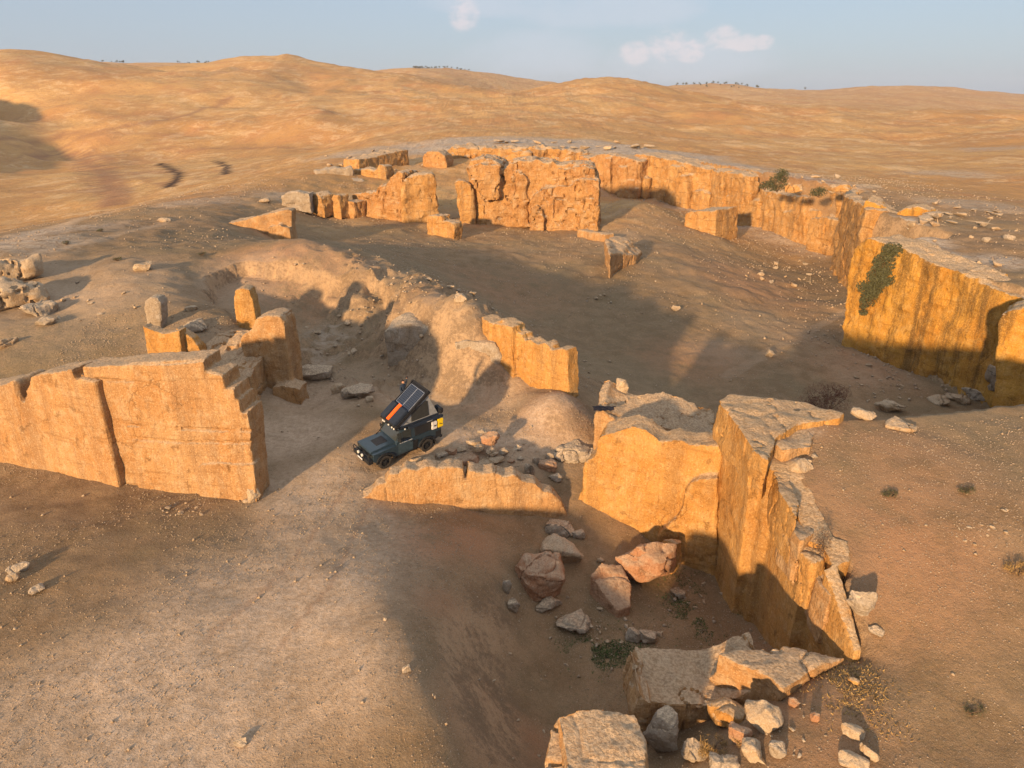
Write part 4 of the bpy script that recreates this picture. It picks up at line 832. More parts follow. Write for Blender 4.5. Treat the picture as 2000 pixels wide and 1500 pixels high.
strew('low pale rock breaking the soil beyond the great cliff', 'low rocks beyond the great cliff', 1870, 425, 120, 22, 16, 14, 46, 603, name='ledge_stone', flat=.4)
# rim of the near plateau: pale stones in a line
for k, (u, v, wp) in enumerate([(1562,975,28),(1580,1000,30),(1590,1030,28),(1598,1062,30),(1612,1085,34),(1625,1110,26),(1640,1140,22),(1556,950,22)]):
    B(RL[k], u, v, wp, wp * .7, 'grey_rock', 350 + k, name='rubble_stone', cat='stone', group='pale stones along the near plateau rim')

M['gravel'] = rock_mat('gravel_limestone', (.42, .32, .22), (.34, .24, .155), pale=(.50, .41, .31), streak=0, grey=.3, sc=2)
# gravel and grit: far too many to count
def scatter_mesh(name, label, cat, n, xr, yr, smin, smax, seed, mat, tri, keep=None, lift=0.0):
    rg = np.random.default_rng(seed)
    x = rg.uniform(*xr, n); y = rg.uniform(*yr, n) if not callable(yr) else yr(rg, n)
    msk = fbm(np.stack([x * .22, y * .22, x * 0], -1), seed, 3) + rg.uniform(-.35, .35, n) > 0
    if keep is not None: msk &= keep(x, y)
    x, y = x[msk], y[msk]; n = len(x); z = ground(x, y)
    s = smin + (smax - smin) * rg.random(n) ** 3; s = s * (1 + np.hypot(x, y) / 60)
    base = np.array([[1,0,0],[-.3,.9,0],[-.8,-.5,.1],[.2,-.9,0],[0,.1,.8],[.1,0,-.6]]); tr = np.array([[0,1,4],[1,2,4],[2,3,4],[3,0,4],[1,0,5],[2,1,5],[3,2,5],[0,3,5]])
    a = rg.uniform(0, 6.283, n); ca, sa = np.cos(a), np.sin(a); V = base[None] * rg.uniform(.6, 1.25, (n, 6, 1)) * s[:, None, None]
    V = np.stack([V[..., 0] * ca[:, None] - V[..., 1] * sa[:, None], V[..., 0] * sa[:, None] + V[..., 1] * ca[:, None], V[..., 2]], -1)
    V += np.stack([x, y, z + s * .2 + lift], -1)[:, None]
    T = (tr[None] + (np.arange(n) * 6)[:, None, None]).reshape(-1, 3)
    me = mesh_np(name, V.reshape(-1, 3), T); o = link(name, me, M[mat]); return tag(o, label, cat, kind='stuff')
inA = lambda x, y: np.abs(sdist(polyA, x, y) - .8) > .9
scatter_mesh('gravel', 'grit and gravel strewn over the ground around the quarry', 'gravel', 170000, (-32, 36), (12, 52), .008, .034, 61, 'gravel', 0, inA)
scatter_mesh('gravel', 'fist-sized stones strewn thinly over the near ground', 'gravel', 5000, (-32, 36), (14, 60), .02, .075, 65, 'stone', 0, inA)
scatter_mesh('gravel', 'coarser gravel strewn over the bowl and the slopes beyond', 'gravel', 22000, (-70, 80), (60, 150), .018, .06, 62, 'gravel', 0)

def talus(x, y):
    a = sdist(polyA, x, y); b = sdist(polyB, x, y); h = np.exp(-(((x + 9) / 13) ** 2 + ((y - 58) / 11) ** 2) ** 1.5)
    rg = np.random.default_rng(77).random(len(x))
    w_ = np.where((a < -.1) & (a > -4), np.exp(a / 1.5), 0) + np.where((b < -.1) & (b > -9), np.exp(b / 3.0), 0) * .9 + h * .8 + np.exp(-(((x + 13) / 3) ** 2 + ((y - 33) / 1.2) ** 2)) * .5 + np.exp(-(((x - 6) / 5) ** 2 + ((y - 27) / 5) ** 2)) * .35
    return rg < w_
scatter_mesh('rubble', 'broken rubble along the foot of the cliffs and in the dug hollow', 'rubble', 30000, (-34, 42), (20, 90), .015, .11, 63, 'gravel', 0, talus)
scatter_mesh('rubble', 'broken rubble below the far quarry walls', 'rubble', 6000, (20, 60), (90, 185), .02, .085, 64, 'gravel', 0, lambda x, y: (sdist(polyB, x, y) < -.2) & (np.random.default_rng(5).random(len(x)) < np.exp(np.minimum(sdist(polyB, x, y), 0) / 6)))
# ------------------------------------------------------------------ plants
def flat_mat(name, c, rough=.8, metal=0, spec=.3, var=.15, bump=0.0, coat=0):
    m, t, b = newmat(name); g = t.n('ShaderNodeTexCoord'); nn = t.noise(g.outputs['Object'], 6, 4, .6)
    t.link(t.mix(t.ramp(nn, .3, .7), [x * (1 - var) for x in c], [min(1, x * (1 + var)) for x in c]), b.inputs['Base Color'])
    b.inputs['Roughness'].default_value = rough; b.inputs['Metallic'].default_value = metal; b.inputs['Specular IOR Level'].default_value = spec
    if coat: b.inputs['Coat Weight'].default_value = coat
    if bump:
        bp = t.n('ShaderNodeBump'); bp.inputs['Strength'].default_value = bump; bp.inputs['Distance'].default_value = .02
        t.link(t.noise(g.outputs['Object'], 30, 4, .6), bp.inputs['Height']); t.link(bp.outputs[0], b.inputs['Normal'])
    return m
M['leaf'] = flat_mat('dusty_dark_foliage', (.075, .075, .035), var=.45); M['leaf_green'] = flat_mat('green_weeds', (.07, .10, .03), var=.5)
M['leaf_red'] = flat_mat('reddish_dry_twigs', (.13, .05, .028), var=.4); M['straw'] = flat_mat('dry_straw', (.30, .19, .07), var=.5); M['twig'] = flat_mat('brown_twig', (.12, .075, .045), var=.3)
def leaf_cloud(name, blobs, n, size, mat, seed, parent=None, thin=.35, up=0.0):
    """many small leaf faces spread through the crown; blobs = (centre, radii, weight)"""
    rg = np.random.default_rng(seed); wts = np.array([b[2] for b in blobs]); k = rg.choice(len(blobs), n, p=wts / wts.sum())
    c = np.array([b[0] for b in blobs])[k]; r = np.array([b[1] for b in blobs])[k]
    dv = rg.normal(size=(n, 3)); dv /= np.linalg.norm(dv, axis=1)[:, None]; p = c + dv * r * (rg.random(n) ** .45)[:, None]
    keepm = fbm(p * (1.1 / max(size * 6, .2)), seed, 3) > -.12; p = p[keepm]; n = len(p)
    a = rg.normal(size=(n, 3)); a[:, 2] += up; a /= np.linalg.norm(a, axis=1)[:, None]; b = np.cross(a, rg.normal(size=(n, 3))); b /= np.linalg.norm(b, axis=1)[:, None]
    s = size * rg.uniform(.5, 1.4, n)[:, None]; V = np.stack([p - a * s, p - b * s * thin, p + a * s, p + b * s * thin], 1).reshape(-1, 3)
    me = mesh_np(name, V, np.arange(4 * n).reshape(-1, 4)); return link(name, me, mat, parent)
def tube_bm(bm, pts, r0, r1, n=6):
    rings = []
    for i, p in enumerate(pts):
        p = Vector(p); d = (Vector(pts[min(i + 1, len(pts) - 1)]) - Vector(pts[max(i - 1, 0)])).normalized()
        u = d.orthogonal().normalized(); w_ = d.cross(u); r = r0 + (r1 - r0) * i / max(1, len(pts) - 1)
        rings.append([bm.verts.new(p + (u * math.cos(6.2832 * j / n) + w_ * math.sin(6.2832 * j / n)) * r) for j in range(n)])
    for a, b in zip(rings[:-1], rings[1:]):
        for j in range(n): bm.faces.new([a[j], a[(j + 1) % n], b[(j + 1) % n], b[j]])
    bm.faces.new(rings[0][::-1]); bm.faces.new(rings[-1])
def bm_obj(name, bm, mat, parent=None, smooth=False):
    bmesh.ops.recalc_face_normals(bm, faces=bm.faces)
    me = bpy.data.meshes.new(name); bm.to_mesh(me); bm.free()
    if smooth: me.polygons.foreach_set('use_smooth', np.ones(len(me.polygons), bool)); me.set_sharp_from_angle(angle=R(40))
    return link(name, me, mat, parent)
def empty(name, loc, label, cat, group=None):
    o = bpy.data.objects.new(name, None); COL.objects.link(o); o.location = loc; o.empty_display_size = .3; return tag(o, label, cat, group)
def shrub(label, base, blobs, n, size, mat='leaf', seed=1, stems=10, name='shrub', cat='shrub', group=None, thin=.35, up=0):
    e = empty(name, base, label, cat, group); base = Vector(base)
    leaf_cloud('foliage', [(tuple(Vector(c) - base), r, w_) for c, r, w_ in blobs], n, size, M[mat], seed, e, thin, up)
    bm = bmesh.new(); rnd = random.Random(seed)
    for k in range(stems):
        c, r, _ = blobs[k % len(blobs)]; c = Vector(c) - base + Vector([rnd.uniform(-.7, .7) * x for x in r]); mid = c * .5 + Vector([rnd.uniform(-.15, .15) for _ in range(3)])
        tube_bm(bm, [Vector((0, 0, -.1)), mid, c], .05 * size / .12, .012, 5)
    bm_obj('stem', bm, M['twig'], e); return e
pn = (Pe1 - Pe0); pn.z = 0; pn.normalize(); out = Vector((pn.y, -pn.x, 0)); out = out if out.y < 0 else -out
cb = []
for (u, v, r, w_) in ((1742,492,1.0,3), (1728,515,1.2,4), (1718,540,1.25,4), (1705,562,1.05,3), (1696,585,.9,2), (1688,605,.6,1), (1735,545,.7,1), (1686,560,.7,.6)):
    p = on_plane(Pe0 + out * .7, Pe1 + out * .7, u, v); cb.append(((p.x, p.y, p.z), (r, r * .8, r), w_))
shrub('large dark straggly shrub hanging down the streaked golden cliff', on_plane(Pe0 + out * .1, Pe1 + out * .1, 1712, 560), cb, 15000, .11, 'leaf', 11, 26)
def sh(label, u, v, z, w_, h, n, size, mat, seed, **k):
    p = at_z(u, v, z) if z is not None else gp(u, v)
    shrub(label, (p.x, p.y, p.z), [((p.x, p.y, p.z + h * .5), (w_ / 2, w_ / 2, h / 2), 3), ((p.x + w_ * .2, p.y, p.z + h * .7), (w_ * .3, w_ * .3, h * .3), 1), ((p.x - w_ * .3, p.y, p.z + h * .3), (w_ * .3, w_ * .3, h * .3), 1)], n, size, M and mat, seed, **k)
sh('round dark green shrub growing on top of the far wall', 1518, 374, 6.6, 3.0, 3.4, 3500, .14, 'leaf', 21)
sh('small dark shrub in a crevice of the far wall, right of the round green one', 1598, 384, 6.2, 2.6, 1.5, 1200, .12, 'leaf', 22)
sh('low dark shrub left of the round green one on the far wall', 1494, 370, 6.6, 1.8, 1.4, 700, .12, 'leaf', 23)
sh('domed reddish brown dry bush behind the rim slab', 1607, 812, -4.4, 3.9, 2.9, 9000, .09, 'leaf_red', 24, name='dry_bush', cat='bush', thin=.12)
sh('olive grass clump at the right edge of the plateau', 1985, 1118, None, .9, .45, 900, .07, 'straw', 25, name='grass_clump', cat='grass clump', thin=.12, up=1)
sh('small dark tuft in the middle of the right plateau', 1738, 968, None, .7, .25, 450, .06, 'leaf', 26, name='grass_clump', cat='grass clump', thin=.12, up=1)
sh('small dark tuft on the right plateau beside the stony patch', 1888, 962, None, .7, .28, 450, .06, 'leaf', 27, name='grass_clump', cat='grass clump', thin=.12, up=1)
sh('dull green tuft at the bottom right of the picture', 1905, 1392, None, .7, .2, 450, .05, 'leaf', 28, name='grass_clump', cat='grass clump', thin=.12, up=1)
sh('dry golden grass clump between the foreground rocks', 1392, 1470, None, 1.1, .5, 1500, .08, 'straw', 29, name='grass_clump', cat='grass clump', thin=.1, up=1.2)
sh('straw-coloured grass clump beside the cream boulder in the foreground', 1455, 1452, None, .7, .35, 700, .07, 'straw', 30, name='grass_clump', cat='grass clump', thin=.1, up=1.2)
sh('dark straggly bush growing in the cliff recess below the rim', 1582, 1160, 1.0, 1.0, 3.2, 2600, .07, 'twig', 31, name='dry_bush', cat='bush', thin=.15)
for k, (u, v) in enumerate([(563,426+28),(196,452),(130,476),(395,498),(230,508)]): sh('tiny dark tuft on the left slope', u, v - 0, None, .9, .3, 200, .09, 'leaf', 40 + k, name='grass_clump', cat='grass clump', group='tufts on the left slope', thin=.15, up=1)
# weeds on the damp pit floor
def weeds(label, u, v, ru, rv, n, seed, mat='leaf_green', hh=.06, name='weeds'):
    rg = np.random.default_rng(seed); pc = gp(u, v); pr = gp(u + ru, v); pu = gp(u, v - rv); a = (pr - pc).length; b = (pu - pc).length
    x = pc.x + rg.normal(0, a * .45, n); y = pc.y + rg.normal(0, b * .45, n); k = fbm(np.stack([x * 1.2, y * 1.2, x * 0], -1), seed, 3) > -.05; x, y = x[k], y[k]; n = len(x); z = ground(x, y)
    s = rg.uniform(.03, .09, n)[:, None]; p = np.stack([x, y, z], -1); d = rg.normal(size=(n, 3)); d[:, 2] = np.abs(d[:, 2]) * .8 + .3; d /= np.linalg.norm(d, axis=1)[:, None]
    sd_ = np.cross(d, rg.normal(size=(n, 3))); sd_ /= np.linalg.norm(sd_, axis=1)[:, None]
    V = np.stack([p - sd_ * s * .35, p + sd_ * s * .35, p + d * s * 1.3], 1).reshape(-1, 3)
    return tag(link(name, mesh_np(name, V, np.arange(3 * n).reshape(-1, 3)), M[mat]), label, 'weeds', kind='stuff')
weeds('green weeds creeping between stones at the foot of the pit cliff', 1355, 1185, 70, 70, 4200, 1)
weeds('dark green weeds on the pit floor left of the long foreground slab', 1180, 1275, 90, 45, 4200, 2)
weeds('sparse dull grass on the ground beside the rounded slab', 1660, 1335, 90, 70, 2500, 3, 'straw')
# trees on the far ridges
tm = []
for k in range(3):
    e = leaf_cloud('tree', [((0, 0, 3.2), (2.3, 2.3, 1.7), 3), ((1, .4, 2.4), (1.6, 1.6, 1.2), 1), ((-.9, -.2, 2.6), (1.7, 1.6, 1.3), 1)], 260, .42, M['leaf'], 60 + k)
    tm.append(e.data); bpy.data.objects.remove(e)
M['far_leaf'] = M['leaf']
dg_t = bpy.context.evaluated_depsgraph_get(); dg_t.update()
def tree(u, v0, v1, label, sc, seed, group):
    rnd = random.Random(seed); v = v0
    d = ray(u, v0)
    s = np.concatenate([np.linspace(100, 3500, 1400)]); best = None
    for vv in np.arange(v0, v1 + .1, 1.0):       # first line of sight that meets the ridge
        ok_, p, *_r = scene.ray_cast(dg_t, Vector((0, 0, CAMZ)), ray(u, vv).normalized())
        if ok_ and p.length > 150: best = p; break
    if best is None: return
    o = bpy.data.objects.new('tree', rnd.choice(tm)); COL.objects.link(o); k = sc * rnd.uniform(.6, 1.2) * best.length / 1750; o.location = (best.x, best.y, best.z - .4); o.scale = (k, k, k * rnd.uniform(.8, 1.2)); o.rotation_euler.z = rnd.uniform(0, 6)
    tag(o, label, 'tree', group)
rt = random.Random(8)
for k in range(44): tree(808 + 108 * rt.random() ** 1.4, 128 + 6 * rt.random(), 175, 'tiny dark tree on the far ridge above the middle of the quarry', 1.15, k, 'trees on the middle far ridge')
for k in range(44): tree(1320 + 165 * rt.random(), 160 + 14 * rt.random() * rt.random(), 195, 'tiny dark tree on the bluish ridge right of the middle', 1.15, 100 + k, 'trees on the right far ridge')
for k in range(10): tree(195 + 50 * rt.random(), 112, 140, 'tiny dark tree on the skyline at the upper left', 1.0, 200 + k, 'trees on the left skyline')
for k in range(12): tree(345 + 68 * rt.random(), 118, 140, 'tiny dark tree on the skyline between the two left hills', 1.0, 230 + k, 'trees on the saddle skyline')
tree(563, 100, 125, 'lone tiny tree on top of the rounded left hill', .55, 300, None)
tree(1572, 172, 195, 'single dark tree on the far ridge at the right', 1.3, 301, None)

# ------------------------------------------------------------------ litter
bm = bmesh.new(); bmesh.ops.create_cone(bm, cap_ends=True, segments=12, radius1=.05, radius2=.05, depth=.2, matrix=Matrix.Rotation(R(85), 4, 'X'))
bmesh.ops.create_cone(bm, cap_ends=True, segments=12, radius1=.05, radius2=.018, depth=.06, matrix=Matrix.Translation((0, -.13, .01)) @ Matrix.Rotation(R(85), 4, 'X'))
M['blue_plastic'] = flat_mat('blue_plastic', (.03, .07, .25), .3)
o = bm_obj('plastic_bottle', bm, M['blue_plastic'], smooth=True); p = gp(1234, 1246); o.location = p + Vector((0, 0, .32)); tag(o, 'blue plastic bottle lying on stones beside the foreground slab', 'bottle')
M['black_cloth'] = flat_mat('black_cloth', (.012, .012, .02), .9)
bm = bmesh.new(); bmesh.ops.create_grid(bm, x_segments=16, y_segments=16, size=.45)
for v_ in bm.verts:
    q_ = np.array([v_.co]) * 3; v_.co.z = abs(float(fbm(q_, 4, 3)[0])) * .22; v_.co.x *= 1.4 + .5 * float(fbm(q_, 9, 2)[0]); v_.co.y *= .55 + .3 * float(fbm(q_, 19, 2)[0])
bmesh.ops.solidify(bm, geom=bm.faces[:], thickness=.02)
o = bm_obj('black_cloth', bm, M['black_cloth'], smooth=True)
dg = bpy.context.evaluated_depsgraph_get(); rd = ray(1180, 800).normalized()
hit = scene.ray_cast(dg, Vector((0, 0, CAMZ)), rd); o.location = (hit[1] if hit[0] else at_z(1180, 800, 4)) + Vector((0, 0, .04)); tag(o, 'crumpled black cloth lying on the flat-topped rock block', 'cloth')
# ------------------------------------------------------------------ the vehicle
M['paint'] = flat_mat('blue_grey_paint', (.022, .040, .058), .38, spec=.5, var=.12, coat=.25)
M['paint_dust'] = flat_mat('dusty_blue_grey_paint', (.036, .06, .08), .5, spec=.4, var=.2)
M['black'] = flat_mat('black_plastic', (.016, .017, .02), .6); M['rubber'] = flat_mat('dusty_rubber', (.035, .031, .028), .9, var=.3)
M['navy'] = flat_mat('navy_fabric', (.014, .022, .038), .8); M['canvas'] = flat_mat('grey_canvas', (.24, .25, .255), .9, bump=.4); M['mesh'] = flat_mat('dark_window_mesh', (.03, .032, .032), .9)
M['alu'] = flat_mat('bare_aluminium', (.55, .55, .56), .35, metal=.8); M['orange'] = flat_mat('orange_plastic', (.85, .13, .01), .5, bump=.5)
M['white_can'] = flat_mat('white_plastic', (.62, .60, .57), .5); M['yellow_can'] = flat_mat('yellow_plastic', (.75, .52, .01), .5); M['decal'] = flat_mat('pale_lettering', (.5, .52, .56), .6)
M['steel'] = flat_mat('dark_steel', (.03, .03, .033), .45, metal=.6)
m, t, b = newmat('window_glass'); b.inputs['Base Color'].default_value = (.035, .04, .04, 1); b.inputs['Roughness'].default_value = .08; b.inputs['Specular IOR Level'].default_value = .8; M['glass'] = m
m, t, b = newmat('lamp_glass'); b.inputs['Base Color'].default_value = (.85, .83, .78, 1); b.inputs['Roughness'].default_value = .15; b.inputs['Specular IOR Level'].default_value = .8; b.inputs['Metallic'].default_value = .3; M['lamp'] = m
m, t, b = newmat('solar_cells'); g = t.n('ShaderNodeTexCoord'); sp = t.n('ShaderNodeSeparateXYZ'); t.link(g.outputs['Object'], sp.inputs[0])
def gl(o_, k_): return t.ramp(t.math('ABSOLUTE', t.math('SUBTRACT', t.math('FRACT', t.math('MULTIPLY', o_, k_)), .5)), .40, .47)
t.link(t.mix(t.math('MULTIPLY', t.math('MAXIMUM', gl(sp.outputs[0], 8), gl(sp.outputs[1], 8)), .5), (.010, .017, .036), (.12, .14, .17)), b.inputs['Base Color']); b.inputs['Roughness'].default_value = .25; b.inputs['Specular IOR Level'].default_value = .3; M['solar'] = m

r0, r1 = at_z(832, 876.5, .05), at_z(751, 907, .02); hv = r1 - r0; SC = hv.length / 2.79
van = empty('camper_vehicle', (0, 0, 0), 'dark blue-grey off-road camper with its pop-up roof tent open and solar panels on the lid', 'camper')
gfl, grl = gz(r1.x, r1.y), gz(r0.x, r0.y)
hd = Vector((hv.x, hv.y, 0)).normalized(); lf = Vector((-hd.y, hd.x, 0))
off = lf * (-.78 * SC)       # the wheels that were measured are the near (left-hand) ones
base = Vector((r0.x, r0.y, 0)) + off; fr_ = Vector((r1.x, r1.y, 0)) + off
zs = [gz(*(p.x, p.y)) for p in (base + lf * .78, base - lf * .78, fr_ + lf * .78, fr_ - lf * .78)]
zr, zfz = (zs[0] + zs[1]) / 2, (zs[2] + zs[3]) / 2
xa = Vector((fr_.x - base.x, fr_.y - base.y, zfz - zr)).normalized(); ya = Vector((lf.x * 1.56, lf.y * 1.56, (zs[0] + zs[2] - zs[1] - zs[3]) / 2)).normalized(); za = xa.cross(ya).normalized(); ya = za.cross(xa)
van.matrix_world = Matrix.Translation((base.x, base.y, (zr + zfz) / 2 - 0 + (zr - zfz) / 2 * 1.0)) @ Matrix((xa, ya, za)).transposed().to_4x4() @ Matrix.Diagonal((SC, SC, SC, 1))
VM = van.matrix_world.copy()
def bx(bm, x0, x1, y0, y1, z0, z1, mtx=None):
    vs = [bm.verts.new(Vector(c) if mtx is None else mtx @ Vector(c)) for c in ((x0,y0,z0),(x1,y0,z0),(x1,y1,z0),(x0,y1,z0),(x0,y0,z1),(x1,y0,z1),(x1,y1,z1),(x0,y1,z1))]
    for f in ((0,3,2,1),(4,5,6,7),(0,1,5,4),(1,2,6,5),(2,3,7,6),(3,0,4,7)): bm.faces.new([vs[i] for i in f])
def prof(bm, pts, y0, y1, y0b=None, y1b=None, zb=None):
    """side profile (x, z) extruded across the width; the width may narrow above zb"""
    def yy(y, yb, z): return y if (yb is None or z < zb) else yb
    a = [bm.verts.new((x, yy(y0, y0b, z), z)) for x, z in pts]; c = [bm.verts.new((x, yy(y1, y1b, z), z)) for x, z in pts]
    fa, fc = bm.faces.new(a), bm.faces.new(c[::-1]); n = len(a)
    for i in range(n): bm.faces.new([a[i], c[i], c[(i + 1) % n], a[(i + 1) % n]])
    bmesh.ops.triangulate(bm, faces=[fa, fc])
def P(name, build, mat, bevel=0, parent=None, smooth=False):
    bm = bmesh.new(); build(bm); bmesh.ops.recalc_face_normals(bm, faces=bm.faces)
    if bevel: 
        es = [e for e in bm.edges if len(e.link_faces) == 2 and e.calc_face_angle(0) > .5]; bmesh.ops.bevel(bm, geom=es, offset=bevel, segments=2, affect='EDGES', clamp_overlap=True)
    o = bm_obj(name, bm, M[mat], None, True); o.parent = parent or van; return o
def arch(cx, r, a0, a1, n=9): return [(cx + r * math.cos(R(a0 + (a1 - a0) * i / n)), .42 + r * math.sin(R(a0 + (a1 - a0) * i / n))) for i in range(n + 1)]
low_prof = [(-.98, 1.30), (-.98, .66), (-.55, .60)] + arch(0, .52, 165, 12) + [(.58, .52), (2.2, .50)] + arch(2.79, .52, 168, 15) + [(3.40, .62), (3.50, .66), (3.50, 1.14), (2.02, 1.20), (2.0, 1.30)]
P('body', lambda bm: prof(bm, low_prof, -.86, .86), 'paint', .03)
P('bonnet', lambda bm: (prof(bm, [(1.98, 1.12), (3.54, 1.0), (3.54, 1.19), (3.40, 1.235), (1.98, 1.345)], -.64, .64)), 'paint', .03)
P('bonnet_panel', lambda bm: prof(bm, [(2.25, 1.3), (3.05, 1.24), (3.0, 1.275), (2.3, 1.345)], -.34, .34), 'black', .02)
P('cab', lambda bm: prof(bm, [(2.02, 1.30), (1.66, 1.97), (-.93, 1.97), (-.98, 1.30)], -.84, .84, -.74, .74, 1.5), 'paint', .03)
P('windscreen', lambda bm: prof(bm, [(1.985, 1.40), (2.01, 1.40), (1.725, 1.905), (1.70, 1.905)], -.73, .73, -.67, .67, 1.5), 'glass')
for s in (1, -1):
    def side_panel(bm, x0, x1, z0, z1, x0t=None, e=.012):
        x0t = x0 if x0t is None else x0t
        yb = lambda z: s * (.84 - (z - 1.30) / .67 * .10 + e)
        a = [(x0, z0), (x1, z0), (x1, z1), (x0t, z1)]; o_ = [bm.verts.new((x, yb(z), z)) for x, z in a]; i_ = [bm.verts.new((x, yb(z) - s * .03, z)) for x, z in a]
        bm.faces.new(o_); bm.faces.new(i_[::-1])
        for k in range(4): bm.faces.new([o_[k], i_[k], i_[(k + 1) % 4], o_[(k + 1) % 4]])
    wdw = P('side_window', lambda bm: side_panel(bm, 1.02, 1.60, 1.38, 1.90), 'glass'); P('side_window', lambda bm: (side_panel(bm, 1.64, 1.93, 1.38, 1.86, 1.64), ), 'glass')
    P('side_hatch', lambda bm: side_panel(bm, -.90, .78, 1.34, 1.93, e=.02), 'black', .006)
    dr = P('door', lambda bm: bx(bm, .95, 1.90, s * .855 - .012, s * .855 + .022, .60, 1.29), 'paint_dust', .01)
    P('door_handle', lambda bm: bx(bm, .99, 1.12, s * .88 - .01, s * .88 + .03, 1.12, 1.16), 'black', 0, dr)
    P('door_lettering', lambda bm: [bx(bm, 1.02 + i * .052, 1.02 + i * .052 + (.036 if i % 6 != 5 else .012), s * .88, s * .882 + s * .003, 1.235, 1.275 + (.008 if i % 3 == 0 else 0)) for i in range(16)], 'decal', 0, dr)
    for cx in (0, 2.79):
        def fl(bm, cx=cx):
            A_, B_ = arch(cx, .60, 172, 8, 12), arch(cx, .50, 172, 8, 12)
            for i in range(12):
                q_ = [(A_[i]), (A_[i + 1]), (B_[i + 1]), (B_[i])]
                o_ = [bm.verts.new((x, s * .95, z)) for x, z in q_]; i_ = [bm.verts.new((x, s * .84, z)) for x, z in q_]
                bm.faces.new(o_); bm.faces.new(i_[::-1])
                for k in range(4): bm.faces.new([o_[k], i_[k], i_[(k + 1) % 4], o_[(k + 1) % 4]])
        P('wheel_arch', fl, 'black')
        wh = bpy.data.objects.new('wheel', None); COL.objects.link(wh); wh.parent = van; wh.location = (cx, s * .80, .42)
        def tyre(bm):
            pr = [(.26, -.12), (.37, -.135), (.415, -.12), (.43, -.07), (.432, 0), (.43, .07), (.415, .12), (.37, .135), (.26, .12)]; rings = []
            for j in range(36):
                a = 6.28318 * j / 36; k_ = 1.0 if j % 2 else .975
                rings.append([bm.verts.new((math.cos(a) * r_ * (k_ if r_ > .4 else 1), y_, math.sin(a) * r_ * (k_ if r_ > .4 else 1))) for r_, y_ in pr])
            for j in range(36):
                A_, B_ = rings[j], rings[(j + 1) % 36]
                for k in range(len(pr)): bm.faces.new([A_[k], B_[k], B_[(k + 1) % len(pr)], A_[(k + 1) % len(pr)]])
        P('tyre', tyre, 'rubber', 0, wh)
        def rimf(bm):
            bmesh.ops.create_cone(bm, cap_ends=True, segments=28, radius1=.27, radius2=.27, depth=.14, matrix=Matrix.Rotation(R(90), 4, 'X'))
            for j in range(8):
                a = R(45 * j); bx(bm, .06, .235, s * .075 - .02, s * .075 + .02, -.02, .02, Matrix.Rotation(a, 4, 'Y'))
            bmesh.ops.create_cone(bm, cap_ends=True, segments=16, radius1=.07, radius2=.05, depth=.12, matrix=Matrix.Translation((0, s * .09, 0)) @ Matrix.Rotation(R(90), 4, 'X'))
        P('rim', rimf, 'black', 0, wh)
    P('headlight', lambda bm: bmesh.ops.create_cone(bm, cap_ends=True, segments=20, radius1=.09, radius2=.10, depth=.05, matrix=Matrix.Translation((3.515, s * .68, .98)) @ Matrix.Rotation(R(90), 4, 'Y')), 'glass')
    P('spotlight', lambda bm: (bmesh.ops.create_cone(bm, cap_ends=True, segments=20, radius1=.085, radius2=.085, depth=.06, matrix=Matrix.Translation((3.83, s * .2 - .02, .93)) @ Matrix.Rotation(R(90), 4, 'Y'))), 'lamp')
    P('mirror', lambda bm: (bx(bm, 1.84, 1.90, s * .90, s * 1.10, 1.42, 1.62), bx(bm, 1.86, 1.88, s * .80, s * .95, 1.40, 1.43)), 'black', .01)
    P('mud_flap', lambda bm: bx(bm, -.60, -.58, s * .66, s * .92, .22, .58), 'rubber')
    P('tail_light', lambda bm: bx(bm, -1.0, -.97, s * .72 - .04, s * .72 + .04, .95, 1.15), 'black')
P('grille', lambda bm: [bx(bm, 3.50, 3.53, -.52, .52, .78, 1.12)] + [bx(bm, 3.53, 3.545, -.48, .48, .80 + .06 * i, .82 + .06 * i) for i in range(5)], 'black')
def bumper(bm):
    bx(bm, 3.52, 3.80, -.82, .82, .58, .80); bx(bm, 3.80, 3.86, -.3, .3, .60, .78)
    for s in (1, -1):
        tube_bm(bm, [(3.76, s * .78, .78), (3.80, s * .80, 1.0), (3.78, s * .74, 1.13), (3.78, s * .42, 1.14), (3.82, s * .34, 1.05), (3.82, s * .32, .78)], .028, .028, 8)
    tube_bm(bm, [(3.82, -.36, 1.08), (3.82, .36, 1.08)], .025, .025, 8)
P('front_bumper', bumper, 'black', 0, None); P('number_plate', lambda bm: bx(bm, 3.862, 3.872, -.24, .24, .63, .73), 'decal')
P('rear_bumper', lambda bm: (bx(bm, -1.12, -.98, -.82, .82, .52, .68), bx(bm, -1.0, -.96, .60, .875, .70, 1.22), bx(bm, -.97, -.62, .858, .874, .70, 1.12)), 'black', .01)
P('spare_wheel', lambda bm: bmesh.ops.create_cone(bm, cap_ends=True, segments=28, radius1=.41, radius2=.41, depth=.26, matrix=Matrix.Translation((-1.14, -.15, 1.25)) @ Matrix.Rotation(R(90), 4, 'Y')), 'rubber', .03)
P('chassis', lambda bm: (bx(bm, -.9, 3.4, -.42, .42, .38, .62), bx(bm, -.06, .06, -.7, .7, .36, .48), bx(bm, 2.73, 2.85, -.7, .7, .36, .48), bx(bm, .70, 2.05, .70, .84, .40, .52), bx(bm, .70, 2.05, -.84, -.70, .40, .52)), 'steel')
P('side_box', lambda bm: bx(bm, .60, .93, .70, .872, .52, 1.10), 'black', .01)
def snork(bm):
    tube_bm(bm, [(2.35, -.80, 1.18), (2.05, -.84, 1.32), (1.68, -.80, 2.0), (1.66, -.80, 2.12)], .035, .035, 8); bmesh.ops.create_cone(bm, cap_ends=True, segments=14, radius1=.075, radius2=.06, depth=.15, matrix=Matrix.Translation((1.68, -.80, 2.2)))
P('snorkel', snork, 'black')
